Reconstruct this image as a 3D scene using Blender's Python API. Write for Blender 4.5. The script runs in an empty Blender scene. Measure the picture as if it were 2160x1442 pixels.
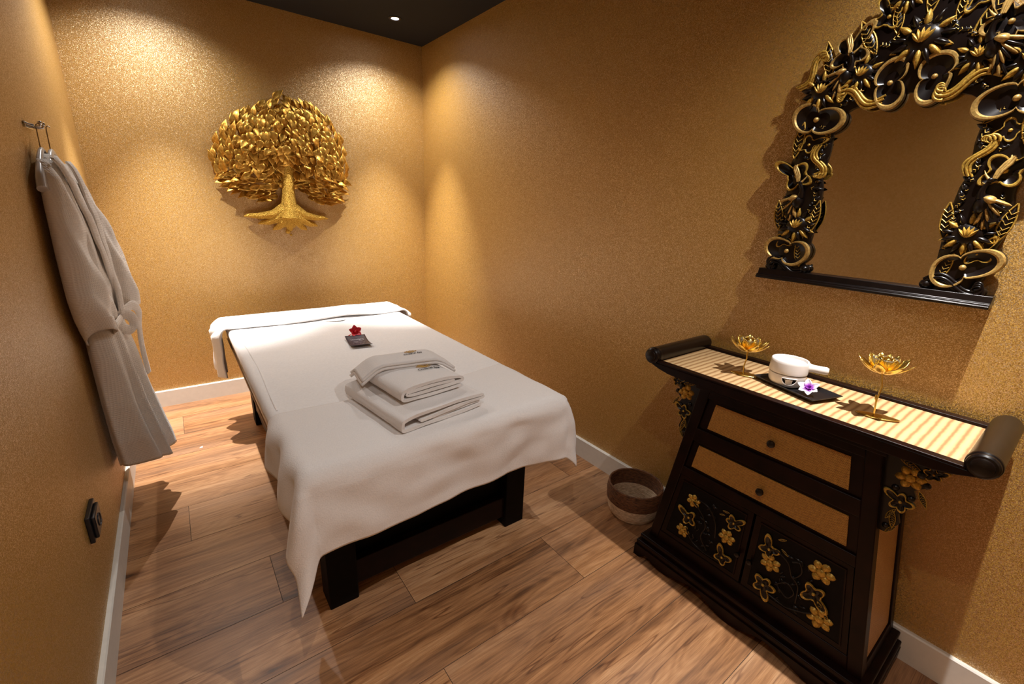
import bpy, bmesh, math, random
from math import sin, cos, pi, radians, sqrt, atan2, hypot, exp
from mathutils import Vector, Matrix, noise
C = bpy.context.scene.collection
random.seed(7)
def V(*a): return Vector(a)
def N(x, y=0, z=0): return noise.noise(Vector((x, y, z)))
def lerp(a, b, t): return a+(b-a)*t
def sm(a, b, x):
    t = min(1, max(0, (x-a)/(b-a))); return t*t*(3-2*t)
def table(rows, k):            # rows: lists whose first entry is the key; linear lookup
    rows = sorted(rows, key=lambda r: r[0])
    if k <= rows[0][0]: return rows[0][1:]
    for a, b in zip(rows, rows[1:]):
        if k <= b[0]:
            t = (k-a[0])/(b[0]-a[0]); return [lerp(p, q, t) for p, q in zip(a[1:], b[1:])]
    return rows[-1][1:]

# ------------------------------------------------------------------ materials
def newmat(name):
    m = bpy.data.materials.new(name); m.use_nodes = True
    nt = m.node_tree; b = nt.nodes['Principled BSDF']
    return m, nt, b
def node(nt, t, **kw):
    n = nt.nodes.new(t)
    for k, v in kw.items():
        if k in n.inputs: n.inputs[k].default_value = v
        else: setattr(n, k, v)
    return n
def math_(nt, op, a, b=None):
    n = nt.nodes.new('ShaderNodeMath'); n.operation = op
    for i, v in enumerate((a, b)):
        if v is None: continue
        if isinstance(v, (int, float)): n.inputs[i].default_value = v
        else: nt.links.new(v, n.inputs[i])
    return n.outputs[0]
def ramp(nt, fac, stops, interp='LINEAR'):
    r = nt.nodes.new('ShaderNodeValToRGB'); r.color_ramp.interpolation = interp
    el = r.color_ramp.elements
    while len(el) < len(stops): el.new(0.5)
    for e, (p, c) in zip(el, stops):
        e.position = p; e.color = (*c, 1)
    nt.links.new(fac, r.inputs[0]); return r.outputs[0]
def coord(nt, scale=(1, 1, 1), rot=(0, 0, 0), out='Object'):
    tc = nt.nodes.new('ShaderNodeTexCoord'); mp = nt.nodes.new('ShaderNodeMapping')
    mp.inputs['Scale'].default_value = scale; mp.inputs['Rotation'].default_value = rot
    nt.links.new(tc.outputs[out], mp.inputs[0]); return mp.outputs[0]
def bump(nt, b, h, strength, dist):
    n = node(nt, 'ShaderNodeBump', Strength=strength, Distance=dist)
    nt.links.new(h, n.inputs['Height']); nt.links.new(n.outputs[0], b.inputs['Normal']); return n
def mixc(nt, fac, a, b, mode='MIX'):
    n = nt.nodes.new('ShaderNodeMix'); n.data_type = 'RGBA'; n.blend_type = mode
    for i, v in ((0, fac), (6, a), (7, b)):
        if isinstance(v, (int, float)): n.inputs[i].default_value = v
        elif isinstance(v, tuple): n.inputs[i].default_value = (*v, 1)
        else: nt.links.new(v, n.inputs[i])
    return n.outputs[2]
def simple(name, col, rough=.5, metal=0, nscale=40, namp=.15, bstr=.1, bdist=.001, **kw):
    """plain procedural material: colour varied by noise, slight bump"""
    m, nt, b = newmat(name)
    t = node(nt, 'ShaderNodeTexNoise', Scale=nscale, Detail=4.0)
    nt.links.new(coord(nt), t.inputs['Vector'])
    c = ramp(nt, t.outputs[0], [(.3, tuple(x*(1-namp) for x in col)), (.7, tuple(min(1, x*(1+namp)) for x in col))])
    nt.links.new(c, b.inputs['Base Color'])
    b.inputs['Roughness'].default_value = rough; b.inputs['Metallic'].default_value = metal
    for k, v in kw.items(): b.inputs[k].default_value = v
    if bstr: bump(nt, b, t.outputs[0], bstr, bdist)
    return m

def make_wallpaper():
    m, nt, b = newmat('gold_glitter_wallpaper')
    co = coord(nt)
    v = node(nt, 'ShaderNodeTexVoronoi', Scale=640.0); nt.links.new(co, v.inputs['Vector'])
    n2 = node(nt, 'ShaderNodeTexNoise', Scale=230.0, Detail=2.0); nt.links.new(co, n2.inputs['Vector'])
    sep = nt.nodes.new('ShaderNodeSeparateColor'); nt.links.new(v.outputs['Color'], sep.inputs[0])
    f = math_(nt, 'MULTIPLY', sep.outputs[0], .6); f = math_(nt, 'ADD', f, math_(nt, 'MULTIPLY', n2.outputs[0], .4))
    col = ramp(nt, f, [(.15, WP_D), (.5, WP_M), (.85, WP_L)])
    nt.links.new(col, b.inputs['Base Color'])
    # facet normals: each glitter flake tilts its own way
    s = nt.nodes.new('ShaderNodeVectorMath'); s.operation = 'SUBTRACT'; s.inputs[1].default_value = (.5, .5, .5)
    nt.links.new(v.outputs['Color'], s.inputs[0])
    sc = nt.nodes.new('ShaderNodeVectorMath'); sc.operation = 'SCALE'; sc.inputs['Scale'].default_value = .42
    nt.links.new(s.outputs[0], sc.inputs[0])
    g = nt.nodes.new('ShaderNodeNewGeometry')
    ad = nt.nodes.new('ShaderNodeVectorMath'); ad.operation = 'ADD'
    nt.links.new(g.outputs['Normal'], ad.inputs[0]); nt.links.new(sc.outputs[0], ad.inputs[1])
    nm = nt.nodes.new('ShaderNodeVectorMath'); nm.operation = 'NORMALIZE'; nt.links.new(ad.outputs[0], nm.inputs[0])
    nt.links.new(nm.outputs[0], b.inputs['Normal'])
    fl = math_(nt, 'GREATER_THAN', sep.outputs[1], .72)
    nt.links.new(fl, b.inputs['Metallic'])
    nt.links.new(mixc(nt, fl, col, (.74, .55, .33)), b.inputs['Base Color'])
    b.inputs['Roughness'].default_value = .50; b.inputs['Specular IOR Level'].default_value = 1.0
    return m
WP_D, WP_M, WP_L = (.31, .155, .016), (.40, .207, .026), (.49, .28, .055)
M = {}
M['wall'] = make_wallpaper()
M['ceiling'] = simple('black_ceiling_paint', (.002, .0018, .0016), .9, bstr=.05)
M['trim'] = simple('white_trim_paint', (.72, .69, .63), .45, namp=.03, bstr=.03)
M['lacquer'] = simple('black_lacquer', (.005, .0025, .002), .3, namp=.4, nscale=25, **{'Specular IOR Level': .35})
M['lacquer2'] = simple('dark_brown_lacquer', (.008, .002, .0012), .38, namp=.5, nscale=18, **{'Specular IOR Level': .16})
M['cutgold'] = simple('antique_gold_paint', (.46, .28, .045), .42, metal=.4, nscale=220, namp=.45, bstr=.3)
M['palegold'] = simple('pale_gold_paint', (.46, .29, .085), .4, metal=.4, nscale=180, namp=.35, bstr=.3)
M['gold'] = simple('bright_gold_metal', (.95, .66, .18), .24, metal=1, nscale=90, namp=.15, bstr=.15)
M['bedblack'] = simple('black_stained_wood', (.003, .002, .002), .6, namp=.4, **{'Specular IOR Level': .12})
M['vinyl'] = simple('black_vinyl', (.012, .009, .009), .35)
M['ply'] = simple('pale_plywood_edge', (.40, .24, .13), .6)
M['chrome'] = simple('chrome', (.6, .6, .6), .15, metal=1, bstr=0)
M['wire'] = simple('dark_steel_wire', (.25, .2, .15), .3, metal=1, bstr=0)
M['plastic'] = simple('silver_white_plastic', (.55, .52, .5), .3, namp=.03, bstr=0)
M['socket'] = simple('black_plastic', (.012, .012, .016), .35, bstr=0)
M['ceramic'] = simple('white_ceramic', (.80, .76, .73), .22, namp=.02, bstr=0)
M['wax'] = simple('white_oil', (.82, .80, .78), .08, namp=.02, bstr=0)
M['slate'] = simple('black_tray_lacquer', (.01, .009, .010), .3, nscale=30)
M['thread'] = simple('black_thread', (.01, .01, .012), .8, bstr=.2)
M['threadg'] = simple('gold_thread', (.55, .33, .08), .6, bstr=.2)
M['ink'] = simple('white_ink', (.75, .72, .78), .5, bstr=0)
M['card'] = simple('dark_purple_card', (.028, .017, .040), .45, nscale=160, namp=.6, bstr=0)
M['red'] = simple('red_petal', (.70, .005, .02), .45, namp=.35, nscale=150)
M['mirror'] = simple('mirror_glass', (.78, .76, .72), .03, metal=1, namp=0, bstr=0)

def cloth(name, col, scale, strength, dist=.002, weave=False, sheen=.2, wax=0, trans=0):
    m, nt, b = newmat(name)
    co = coord(nt)
    t = node(nt, 'ShaderNodeTexNoise', Scale=scale, Detail=3.0); nt.links.new(co, t.inputs['Vector'])
    t2 = node(nt, 'ShaderNodeTexNoise', Scale=7.0, Detail=2.0); nt.links.new(coord(nt, (1, 2.5, 1)), t2.inputs['Vector'])
    c = ramp(nt, t.outputs[0], [(.3, tuple(x*.93 for x in col)), (.7, col)])
    nt.links.new(c, b.inputs['Base Color'])
    b.inputs['Roughness'].default_value = .9
    b.inputs['Sheen Weight'].default_value = sheen; b.inputs['Sheen Roughness'].default_value = .5
    h = math_(nt, 'ADD', math_(nt, 'MULTIPLY', t.outputs[0], .5), math_(nt, 'MULTIPLY', t2.outputs[0], .6))
    if weave:
        sx = nt.nodes.new('ShaderNodeSeparateXYZ'); nt.links.new(co, sx.inputs[0])
        k = 2*pi/.0085
        yy = math_(nt, 'ADD', sx.outputs[1], math_(nt, 'MULTIPLY', sx.outputs[0], .8))
        a = math_(nt, 'SINE', math_(nt, 'MULTIPLY', yy, k)); bb = math_(nt, 'SINE', math_(nt, 'MULTIPLY', sx.outputs[2], k))
        w = math_(nt, 'MAXIMUM', a, bb)
        h = math_(nt, 'ADD', math_(nt, 'MULTIPLY', w, .55), math_(nt, 'MULTIPLY', t.outputs[0], .25))
    bump(nt, b, h, strength, dist)
    return m
M['sheet'] = cloth('white_jersey_sheet', (.83, .81, .80), 120, .25)
M['fleece'] = cloth('cream_white_fleece', (.80, .765, .745), 260, .6, .003)
M['terry'] = cloth('white_terry', (.79, .755, .735), 420, .7, .003)
M['terryhead'] = cloth('white_head_towel_terry', (.84, .82, .81), 300, .5, .002)
M['waffle'] = cloth('white_waffle_cotton', (.84, .79, .73), 300, .5, .002, weave=True)

def make_floor():
    m, nt, b = newmat('oak_laminate')
    at = nt.nodes.new('ShaderNodeAttribute'); at.attribute_name = 'plank'
    sepa = nt.nodes.new('ShaderNodeSeparateColor'); nt.links.new(at.outputs['Color'], sepa.inputs[0])
    tc = nt.nodes.new('ShaderNodeTexCoord')
    off = nt.nodes.new('ShaderNodeVectorMath'); off.operation = 'MULTIPLY_ADD'
    nt.links.new(at.outputs['Color'], off.inputs[0]); off.inputs[1].default_value = (17, 9, 23)
    nt.links.new(tc.outputs['Object'], off.inputs[2])
    def mapped(s):
        mp = nt.nodes.new('ShaderNodeMapping'); mp.inputs['Scale'].default_value = s
        nt.links.new(off.outputs[0], mp.inputs[0]); return mp.outputs[0]
    big = node(nt, 'ShaderNodeTexNoise', Scale=1.0, Detail=6.0, Roughness=.55, Distortion=.5); nt.links.new(mapped((.75, 9.5, 1)), big.inputs['Vector'])
    grain = node(nt, 'ShaderNodeTexNoise', Scale=1.0, Detail=8.0, Roughness=.7, Distortion=.25); nt.links.new(mapped((2.6, 75, 1)), grain.inputs['Vector'])
    fine = node(nt, 'ShaderNodeTexNoise', Scale=1.0, Detail=3.0); nt.links.new(mapped((14, 520, 1)), fine.inputs['Vector'])
    # cathedral rings
    dist = node(nt, 'ShaderNodeTexNoise', Scale=1.0, Detail=2.0); nt.links.new(mapped((1.1, 6.5, 1)), dist.inputs['Vector'])
    rings = math_(nt, 'FRACT', math_(nt, 'MULTIPLY', dist.outputs[0], 22.0))
    rings = math_(nt, 'ABSOLUTE', math_(nt, 'SUBTRACT', rings, .5))
    f = math_(nt, 'ADD', math_(nt, 'MULTIPLY', big.outputs[0], .62), math_(nt, 'MULTIPLY', grain.outputs[0], .46))
    f = math_(nt, 'ADD', f, math_(nt, 'MULTIPLY', rings, .14))
    f = math_(nt, 'ADD', f, math_(nt, 'MULTIPLY', math_(nt, 'SUBTRACT', sepa.outputs[0], .5), .16))
    f = math_(nt, 'SUBTRACT', f, .08)
    col = ramp(nt, f, [(.30, (.10, .042, .017)), (.42, (.27, .122, .048)), (.53, (.42, .205, .085)), (.70, (.60, .34, .165))])
    # dark knots
    kn = node(nt, 'ShaderNodeTexVoronoi', Scale=1.0); kn.feature = 'F1'; nt.links.new(mapped((1.7, 5.2, 1)), kn.inputs['Vector'])
    kd = node(nt, 'ShaderNodeTexNoise', Scale=14.0, Detail=2.0); nt.links.new(off.outputs[0], kd.inputs['Vector'])
    kk = math_(nt, 'ADD', kn.outputs['Distance'], math_(nt, 'MULTIPLY', math_(nt, 'SUBTRACT', kd.outputs[0], .5), .12))
    kc = ramp(nt, kk, [(.025, (.16, .11, .09)), (.045, (.5, .4, .33)), (.07, (.62, .54, .47)), (.13, (1, 1, 1))])
    col = mixc(nt, .85, col, kc, 'MULTIPLY')
    ck = node(nt, 'ShaderNodeTexNoise', Scale=1.0, Detail=3.0); nt.links.new(mapped((.8, 13, 5)), ck.inputs['Vector'])
    cr = math_(nt, 'ABSOLUTE', math_(nt, 'SUBTRACT', ck.outputs[0], .43))
    col = mixc(nt, .8, col, ramp(nt, cr, [(.0, (.30, .22, .17)), (.004, (.55, .45, .38)), (.012, (1, 1, 1))]), 'MULTIPLY')
    fr = ramp(nt, fine.outputs[0], [(.35, (.70, .66, .62)), (.55, (1, 1, 1))])
    col = mixc(nt, .8, col, fr, 'MULTIPLY')
    # greyish streaks
    gr = node(nt, 'ShaderNodeTexNoise', Scale=1.0, Detail=3.0); nt.links.new(mapped((1.0, 4, 3)), gr.inputs['Vector'])
    g2 = ramp(nt, gr.outputs[0], [(.45, (0, 0, 0)), (.75, (.35, .35, .35))])
    col = mixc(nt, g2, col, (.36, .25, .18))
    nt.links.new(col, b.inputs['Base Color'])
    b.inputs['Roughness'].default_value = .40
    bump(nt, b, math_(nt, 'ADD', fine.outputs[0], grain.outputs[0]), .25, .001)
    return m
M['floor'] = make_floor()
M['groove'] = simple('dark_plank_groove', (.05, .03, .018), .8)

def make_mat_top():
    """ribbed straw mat: rope-like ribs running front to back"""
    m, nt, b = newmat('ribbed_straw_matting')
    co = coord(nt)
    nz = node(nt, 'ShaderNodeTexNoise', Scale=28.0, Detail=2.0); nt.links.new(co, nz.inputs['Vector'])
    sx = nt.nodes.new('ShaderNodeSeparateXYZ'); nt.links.new(co, sx.inputs[0])
    wob = math_(nt, 'ADD', sx.outputs[1], math_(nt, 'MULTIPLY', nz.outputs[0], .006))
    ph = math_(nt, 'MULTIPLY', wob, 2*pi/.0205)
    w = math_(nt, 'SINE', ph)
    st = math_(nt, 'SINE', math_(nt, 'ADD', math_(nt, 'MULTIPLY', sx.outputs[0], 2*pi/.006), math_(nt, 'MULTIPLY', nz.outputs[0], 6.0)))
    f = math_(nt, 'ADD', math_(nt, 'MULTIPLY', w, .5), .5)
    f = math_(nt, 'ADD', f, math_(nt, 'MULTIPLY', st, .09))
    col = ramp(nt, f, [(.02, (.30, .15, .055)), (.14, (.43, .25, .105)), (.4, (.54, .345, .16)), (1, (.62, .42, .21))])
    nt.links.new(col, b.inputs['Base Color']); b.inputs['Roughness'].default_value = .6
    bump(nt, b, f, .35, .003); return m
M['mat'] = make_mat_top()
def make_weave(name, axes, dark, mid, light):
    """diagonal woven rattan, cell about 6 mm; axes = which object axes span the panel"""
    m, nt, b = newmat(name)
    co = coord(nt); sx = nt.nodes.new('ShaderNodeSeparateXYZ'); nt.links.new(co, sx.inputs[0])
    u, v = sx.outputs[axes[0]], sx.outputs[axes[1]]
    k = pi/.0062
    p = math_(nt, 'MULTIPLY', math_(nt, 'ADD', u, v), k); q = math_(nt, 'MULTIPLY', math_(nt, 'SUBTRACT', u, v), k)
    s1 = math_(nt, 'ABSOLUTE', math_(nt, 'SINE', p)); s2 = math_(nt, 'ABSOLUTE', math_(nt, 'SINE', q))
    ck = nt.nodes.new('ShaderNodeTexChecker'); ck.inputs['Scale'].default_value = 1
    cb = nt.nodes.new('ShaderNodeCombineXYZ')
    nt.links.new(math_(nt, 'DIVIDE', p, pi), cb.inputs[0]); nt.links.new(math_(nt, 'DIVIDE', q, pi), cb.inputs[1]); cb.inputs[2].default_value = .5
    nt.links.new(cb.outputs[0], ck.inputs['Vector'])
    mx = nt.nodes.new('ShaderNodeMix'); nt.links.new(ck.outputs['Fac'], mx.inputs[0]); nt.links.new(s1, mx.inputs[2]); nt.links.new(s2, mx.inputs[3])
    nz = node(nt, 'ShaderNodeTexNoise', Scale=190.0, Detail=2.0); nt.links.new(co, nz.inputs['Vector'])
    f = math_(nt, 'ADD', math_(nt, 'MULTIPLY', mx.outputs[0], .55), math_(nt, 'MULTIPLY', nz.outputs[0], .5))
    col = ramp(nt, f, [(.2, dark), (.5, mid), (.85, light)])
    nt.links.new(col, b.inputs['Base Color']); b.inputs['Roughness'].default_value = .38
    bump(nt, b, mx.outputs[0], .6, .0015); return m
M['rattan'] = make_weave('woven_rattan_front', (1, 2), (.08, .025, .002), (.31, .135, .016), (.50, .26, .05))
M['rattanside'] = make_weave('woven_rattan_side', (0, 2), (.10, .04, .010), (.36, .18, .05), (.56, .32, .12))

def make_basket(name, dark, light):
    m, nt, b = newmat(name)
    co = coord(nt); sx = nt.nodes.new('ShaderNodeSeparateXYZ'); nt.links.new(co, sx.inputs[0])
    n = node(nt, 'ShaderNodeTexNoise', Scale=1.0, Detail=3.0); nt.links.new(coord(nt, (60, 60, 260)), n.inputs['Vector'])
    c = ramp(nt, n.outputs[0], [(.3, dark), (.68, light)])
    nt.links.new(c, b.inputs['Base Color']); b.inputs['Roughness'].default_value = .7
    bump(nt, b, n.outputs[0], .6, .002); return m
M['basketdark'] = make_basket('dark_brown_seagrass', (.05, .018, .008), (.22, .09, .035))
M['basketlight'] = make_basket('pale_seagrass', (.42, .28, .16), (.78, .60, .42))

def glass_mat():
    m, nt, b = newmat('clear_glass')
    b.inputs['Transmission Weight'].default_value = .95; b.inputs['Roughness'].default_value = .04; b.inputs['IOR'].default_value = 1.45
    b.inputs['Base Color'].default_value = (1, .98, .95, 1); return m
M['glass'] = glass_mat()
def glow_mat():
    m, nt, b = newmat('led_lamp_face')
    b.inputs['Emission Color'].default_value = (.92, .96, 1, 1); b.inputs['Emission Strength'].default_value = 60; return m
M['led'] = glow_mat()
def orchid_mat():
    m, nt, b = newmat('white_purple_petal')
    co = coord(nt)
    ln = nt.nodes.new('ShaderNodeVectorMath'); ln.operation = 'LENGTH'; nt.links.new(co, ln.inputs[0])
    c = ramp(nt, ln.outputs['Value'], [(.007, (.16, .003, .26)), (.013, (.45, .09, .60)), (.019, (.84, .82, .90))])
    nt.links.new(c, b.inputs['Base Color']); b.inputs['Roughness'].default_value = .5; return m
M['orchid'] = orchid_mat()

# ------------------------------------------------------------------ mesh builder
class MB:
    def __init__(s): s.v = []; s.f = []; s.m = []
    def add(s, vs, fs, mi=0, xf=None):
        o = len(s.v)
        s.v += [tuple(xf(p) if xf else p) for p in vs]
        s.f += [tuple(i+o for i in f) for f in fs]; s.m += [mi]*len(fs)
    def box(s, lo, hi, mi=0, xf=None):
        x0, y0, z0 = lo; x1, y1, z1 = hi
        vs = [(x, y, z) for x in (x0, x1) for y in (y0, y1) for z in (z0, z1)]
        s.add(vs, [(0, 1, 3, 2), (4, 6, 7, 5), (0, 4, 5, 1), (2, 3, 7, 6), (0, 2, 6, 4), (1, 5, 7, 3)], mi, xf)
    def prism(s, poly, lo, hi, axis, mi=0, xf=None):
        """polygon (2-D) extruded along axis 0/1/2 from lo to hi; remaining axes in order"""
        def P(p, h):
            l = [p[0], p[1]]; l.insert(axis, h); return tuple(l)
        n = len(poly); vs = [P(p, lo) for p in poly]+[P(p, hi) for p in poly]
        fs = [tuple(range(n)), tuple(range(2*n-1, n-1, -1))]+[(i, i+n, (i+1) % n+n, (i+1) % n) for i in range(n)]
        s.add(vs, fs, mi, xf)
    def grid(s, nu, nv, fn, mi=0, wrapu=False, xf=None):
        vs = [fn(i/(nu if wrapu else nu-1), j/(nv-1)) for j in range(nv) for i in range(nu)]
        fs = []
        for j in range(nv-1):
            for i in range(nu if wrapu else nu-1):
                k = (i+1) % nu
                fs.append((j*nu+i, j*nu+k, (j+1)*nu+k, (j+1)*nu+i))
        s.add(vs, fs, mi, xf)
    def lathe(s, prof, n=24, mi=0, center=(0, 0, 0), xf=None, cap=True):
        vs = []; 
        for r, z in prof:
            for i in range(n):
                a = 2*pi*i/n; vs.append((center[0]+r*cos(a), center[1]+r*sin(a), center[2]+z))
        fs = [(j*n+i, j*n+(i+1) % n, (j+1)*n+(i+1) % n, (j+1)*n+i) for j in range(len(prof)-1) for i in range(n)]
        if cap:
            if prof[0][0] > 1e-6: fs.append(tuple(range(n-1, -1, -1)))
            if prof[-1][0] > 1e-6: fs.append(tuple((len(prof)-1)*n+i for i in range(n)))
        s.add(vs, fs, mi, xf)
    def tube(s, pts, rad, n=10, mi=0, xf=None, flat=1.0, cap=True, up=(0, 0, 1)):
        pts = [Vector(p) for p in pts]; k = len(pts)
        if isinstance(rad, (int, float)): rad = [rad]*k
        vs = []; prev = Vector(up)
        for i, p in enumerate(pts):
            t = (pts[min(i+1, k-1)]-pts[max(i-1, 0)]).normalized()
            a = prev-t*prev.dot(t)
            if a.length < 1e-4: a = Vector((1, 0, 0))-t*t.x
            if a.length < 1e-4: a = Vector((0, 1, 0))
            a.normalize(); prev = a; c = t.cross(a)
            for j in range(n):
                th = 2*pi*j/n; vs.append(tuple(p+(a*cos(th)*flat+c*sin(th))*rad[i]))
        fs = [(i*n+j, i*n+(j+1) % n, (i+1)*n+(j+1) % n, (i+1)*n+j) for i in range(k-1) for j in range(n)]
        if cap: fs += [tuple(range(n-1, -1, -1)), tuple((k-1)*n+j for j in range(n))]
        s.add(vs, fs, mi, xf)
    def ball(s, c, r, n=10, mi=0, xf=None):
        if isinstance(r, (int, float)): r = (r, r, r)
        m = n//2+1
        vs = [(c[0]+r[0]*sin(pi*j/(m))*cos(2*pi*i/n), c[1]+r[1]*sin(pi*j/m)*sin(2*pi*i/n), c[2]-r[2]*cos(pi*j/m)) for j in range(1, m) for i in range(n)]
        vs += [(c[0], c[1], c[2]-r[2]), (c[0], c[1], c[2]+r[2])]
        fs = [(j*n+i, j*n+(i+1) % n, (j+1)*n+(i+1) % n, (j+1)*n+i) for j in range(m-2) for i in range(n)]
        b = len(vs)-2; fs += [(b, (i+1) % n, i) for i in range(n)]+[(b+1, (m-2)*n+i, (m-2)*n+(i+1) % n) for i in range(n)]
        s.add(vs, fs, mi, xf)
    def build(s, name, mats, parent=None, smooth=True, origin=None, bevel=0, subsurf=0, solid=0, angle=40, weld=False):
        me = bpy.data.meshes.new(name)
        o3 = Vector(origin) if origin is not None else Vector((0, 0, 0))
        me.from_pydata([tuple(Vector(p)-o3) for p in s.v], [], s.f)
        if not isinstance(mats, (list, tuple)): mats = [mats]
        for mm in mats: me.materials.append(M[mm] if isinstance(mm, str) else mm)
        me.polygons.foreach_set('material_index', s.m)
        bm = bmesh.new(); bm.from_mesh(me)
        if weld: bmesh.ops.remove_doubles(bm, verts=bm.verts, dist=1e-5)
        bmesh.ops.recalc_face_normals(bm, faces=bm.faces); bm.to_mesh(me); bm.free()
        ob = bpy.data.objects.new(name, me); C.objects.link(ob)
        ob.location = o3
        if parent: ob.parent = parent; ob.location = o3-parent.location if parent.type == 'EMPTY' and origin is not None else (-parent.location if origin is None else o3-parent.location)
        if smooth:
            me.polygons.foreach_set('use_smooth', [True]*len(me.polygons))
            if angle < 180: 
                try: me.set_sharp_from_angle(angle=radians(angle))
                except Exception: pass
        if bevel:
            b = ob.modifiers.new('bevel', 'BEVEL'); b.width = bevel; b.segments = 3; b.limit_method = 'ANGLE'; b.harden_normals = False
        if solid:
            b = ob.modifiers.new('solid', 'SOLIDIFY'); b.thickness = solid; b.offset = 0
        if subsurf:
            b = ob.modifiers.new('sub', 'SUBSURF'); b.levels = subsurf; b.render_levels = subsurf
        return ob
def tag(o, label=None, cat=None, group=None, kind=None):
    if label: o['label'] = label
    if cat: o['category'] = cat
    if group: o['group'] = group
    if kind: o['kind'] = kind
    return o
def empty(name, loc, label, cat, group=None):
    o = bpy.data.objects.new(name, None); C.objects.link(o); o.location = loc; o.empty_display_size = .05
    return tag(o, label, cat, group)
def text_mesh(name, body, size, mat, parent, place, shear=0, extrude=.0004, width=None):
    """lettering as a mesh; place(x, y, h) maps flat text coordinates onto the surface"""
    cu = bpy.data.curves.new(name, 'FONT'); cu.body = body; cu.size = size; cu.align_x = 'CENTER'; cu.align_y = 'CENTER'
    cu.shear = shear; cu.extrude = extrude; cu.resolution_u = 3
    ob = bpy.data.objects.new('tmp_text', cu); C.objects.link(ob)
    dg = bpy.context.evaluated_depsgraph_get(); me = bpy.data.meshes.new_from_object(ob.evaluated_get(dg))
    bpy.data.objects.remove(ob); bpy.data.curves.remove(cu)
    xs = [v.co.x for v in me.vertices]; k = (width/(max(xs)-min(xs))) if width else 1
    mb = MB(); mb.add([place(v.co.x*k, v.co.y, v.co.z) for v in me.vertices], [tuple(p.vertices) for p in me.polygons])
    bpy.data.meshes.remove(me)
    return mb.build(name, mat, parent, smooth=False)

# ------------------------------------------------------------------ room
W, H, YF = 2.063, 2.5, -4.35
def struct(name, mb, mats, smooth=False, bevel=0):
    return tag(mb.build(name, mats, smooth=smooth, bevel=bevel), kind='structure')
mb = MB(); mb.box((-W-.1, 0, -.05), (.1, .1, H+.05)); struct('wall_back', mb, 'wall')
mb = MB(); mb.box((0, YF-.1, -.05), (.1, .0, H+.05)); struct('wall_right', mb, 'wall')
mb = MB(); mb.box((-W-.1, YF-.1, -.05), (-W, 0, H+.05)); struct('wall_left', mb, 'wall')
mb = MB(); mb.box((-W, YF-.1, -.05), (0, YF, H+.05)); struct('wall_front', mb, 'wall')
mb = MB(); mb.box((-W, YF, H), (0, 0, H+.05)); struct('ceiling', mb, 'ceiling')
# baseboards with a small top chamfer
def board(name, a, b, axis):
    t, h = .0148, .110
    if axis == 0: mb = MB(); mb.prism([(b, 0), (b-t, 0), (b-t, h-.004), (b-t+.004, h), (b, h)], a[0], a[1], 0)
    else:
        s = -1 if b > -1 else 1
        mb = MB(); mb.prism([(b, 0), (b+s*t, 0), (b+s*t, h-.004), (b+s*(t-.004), h), (b, h)], a[0], a[1], 1)
    struct(name, mb, 'trim')
board('baseboard_back', (-W, 0), 0, 0); board('baseboard_left', (YF, 0), -W, 1); board('baseboard_right', (YF, 0), 0, 1)
mb = MB(); mb.box((-W, YF, 0), (0, YF+.0148, .11)); struct('baseboard_front', mb, 'trim')
# floor: individual laminate planks in one mesh, each with its own random attribute
def make_floor_mesh():
    mb = MB(); mb.box((-W, YF, -.05), (0, 0, -.0015), 1); cols = [(.5, .5, .5)]*6
    pitch = .2655; g = .0009
    known = {0: [-1.836], 1: [-.9], 2: [-1.2], 3: [-.5], 4: [-1.845], 5: [-.85], 6: [-1.6, -.2], 7: [-1.219], 8: [-.634], 9: [-1.25], 10: [-1.545], 11: [-.75], 12: [-1.1]}
    y = 0; row = -1; edges = [0, -.2425]
    while edges[-1] > YF: edges.append(edges[-1]-pitch)
    rnd = random.Random(4)
    for r in range(len(edges)-1):
        y1, y0 = edges[r], max(edges[r+1], YF)
        js = sorted([-W]+known.get(r-1, [-1.4 if r else -.7])+[0])
        for a, b in zip(js, js[1:]):
            mb.add([(a+g, y0+g, 0), (b-g, y0+g, 0), (b-g, y1-g, 0), (a+g, y1-g, 0)], [(0, 1, 2, 3)], 0)
            cols.append((rnd.random(), rnd.random(), rnd.random()))
    me = bpy.data.meshes.new('floor'); me.from_pydata(mb.v, [], mb.f)
    me.materials.append(M['floor']); me.materials.append(M['groove']); me.polygons.foreach_set('material_index', mb.m)
    at = me.attributes.new('plank', 'FLOAT_COLOR', 'CORNER')
    for p, c in zip(me.polygons, cols):
        for li in p.loop_indices: at.data[li].color = (*c, 1)
    o = bpy.data.objects.new('floor', me); C.objects.link(o); tag(o, kind='structure')
make_floor_mesh()

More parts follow.
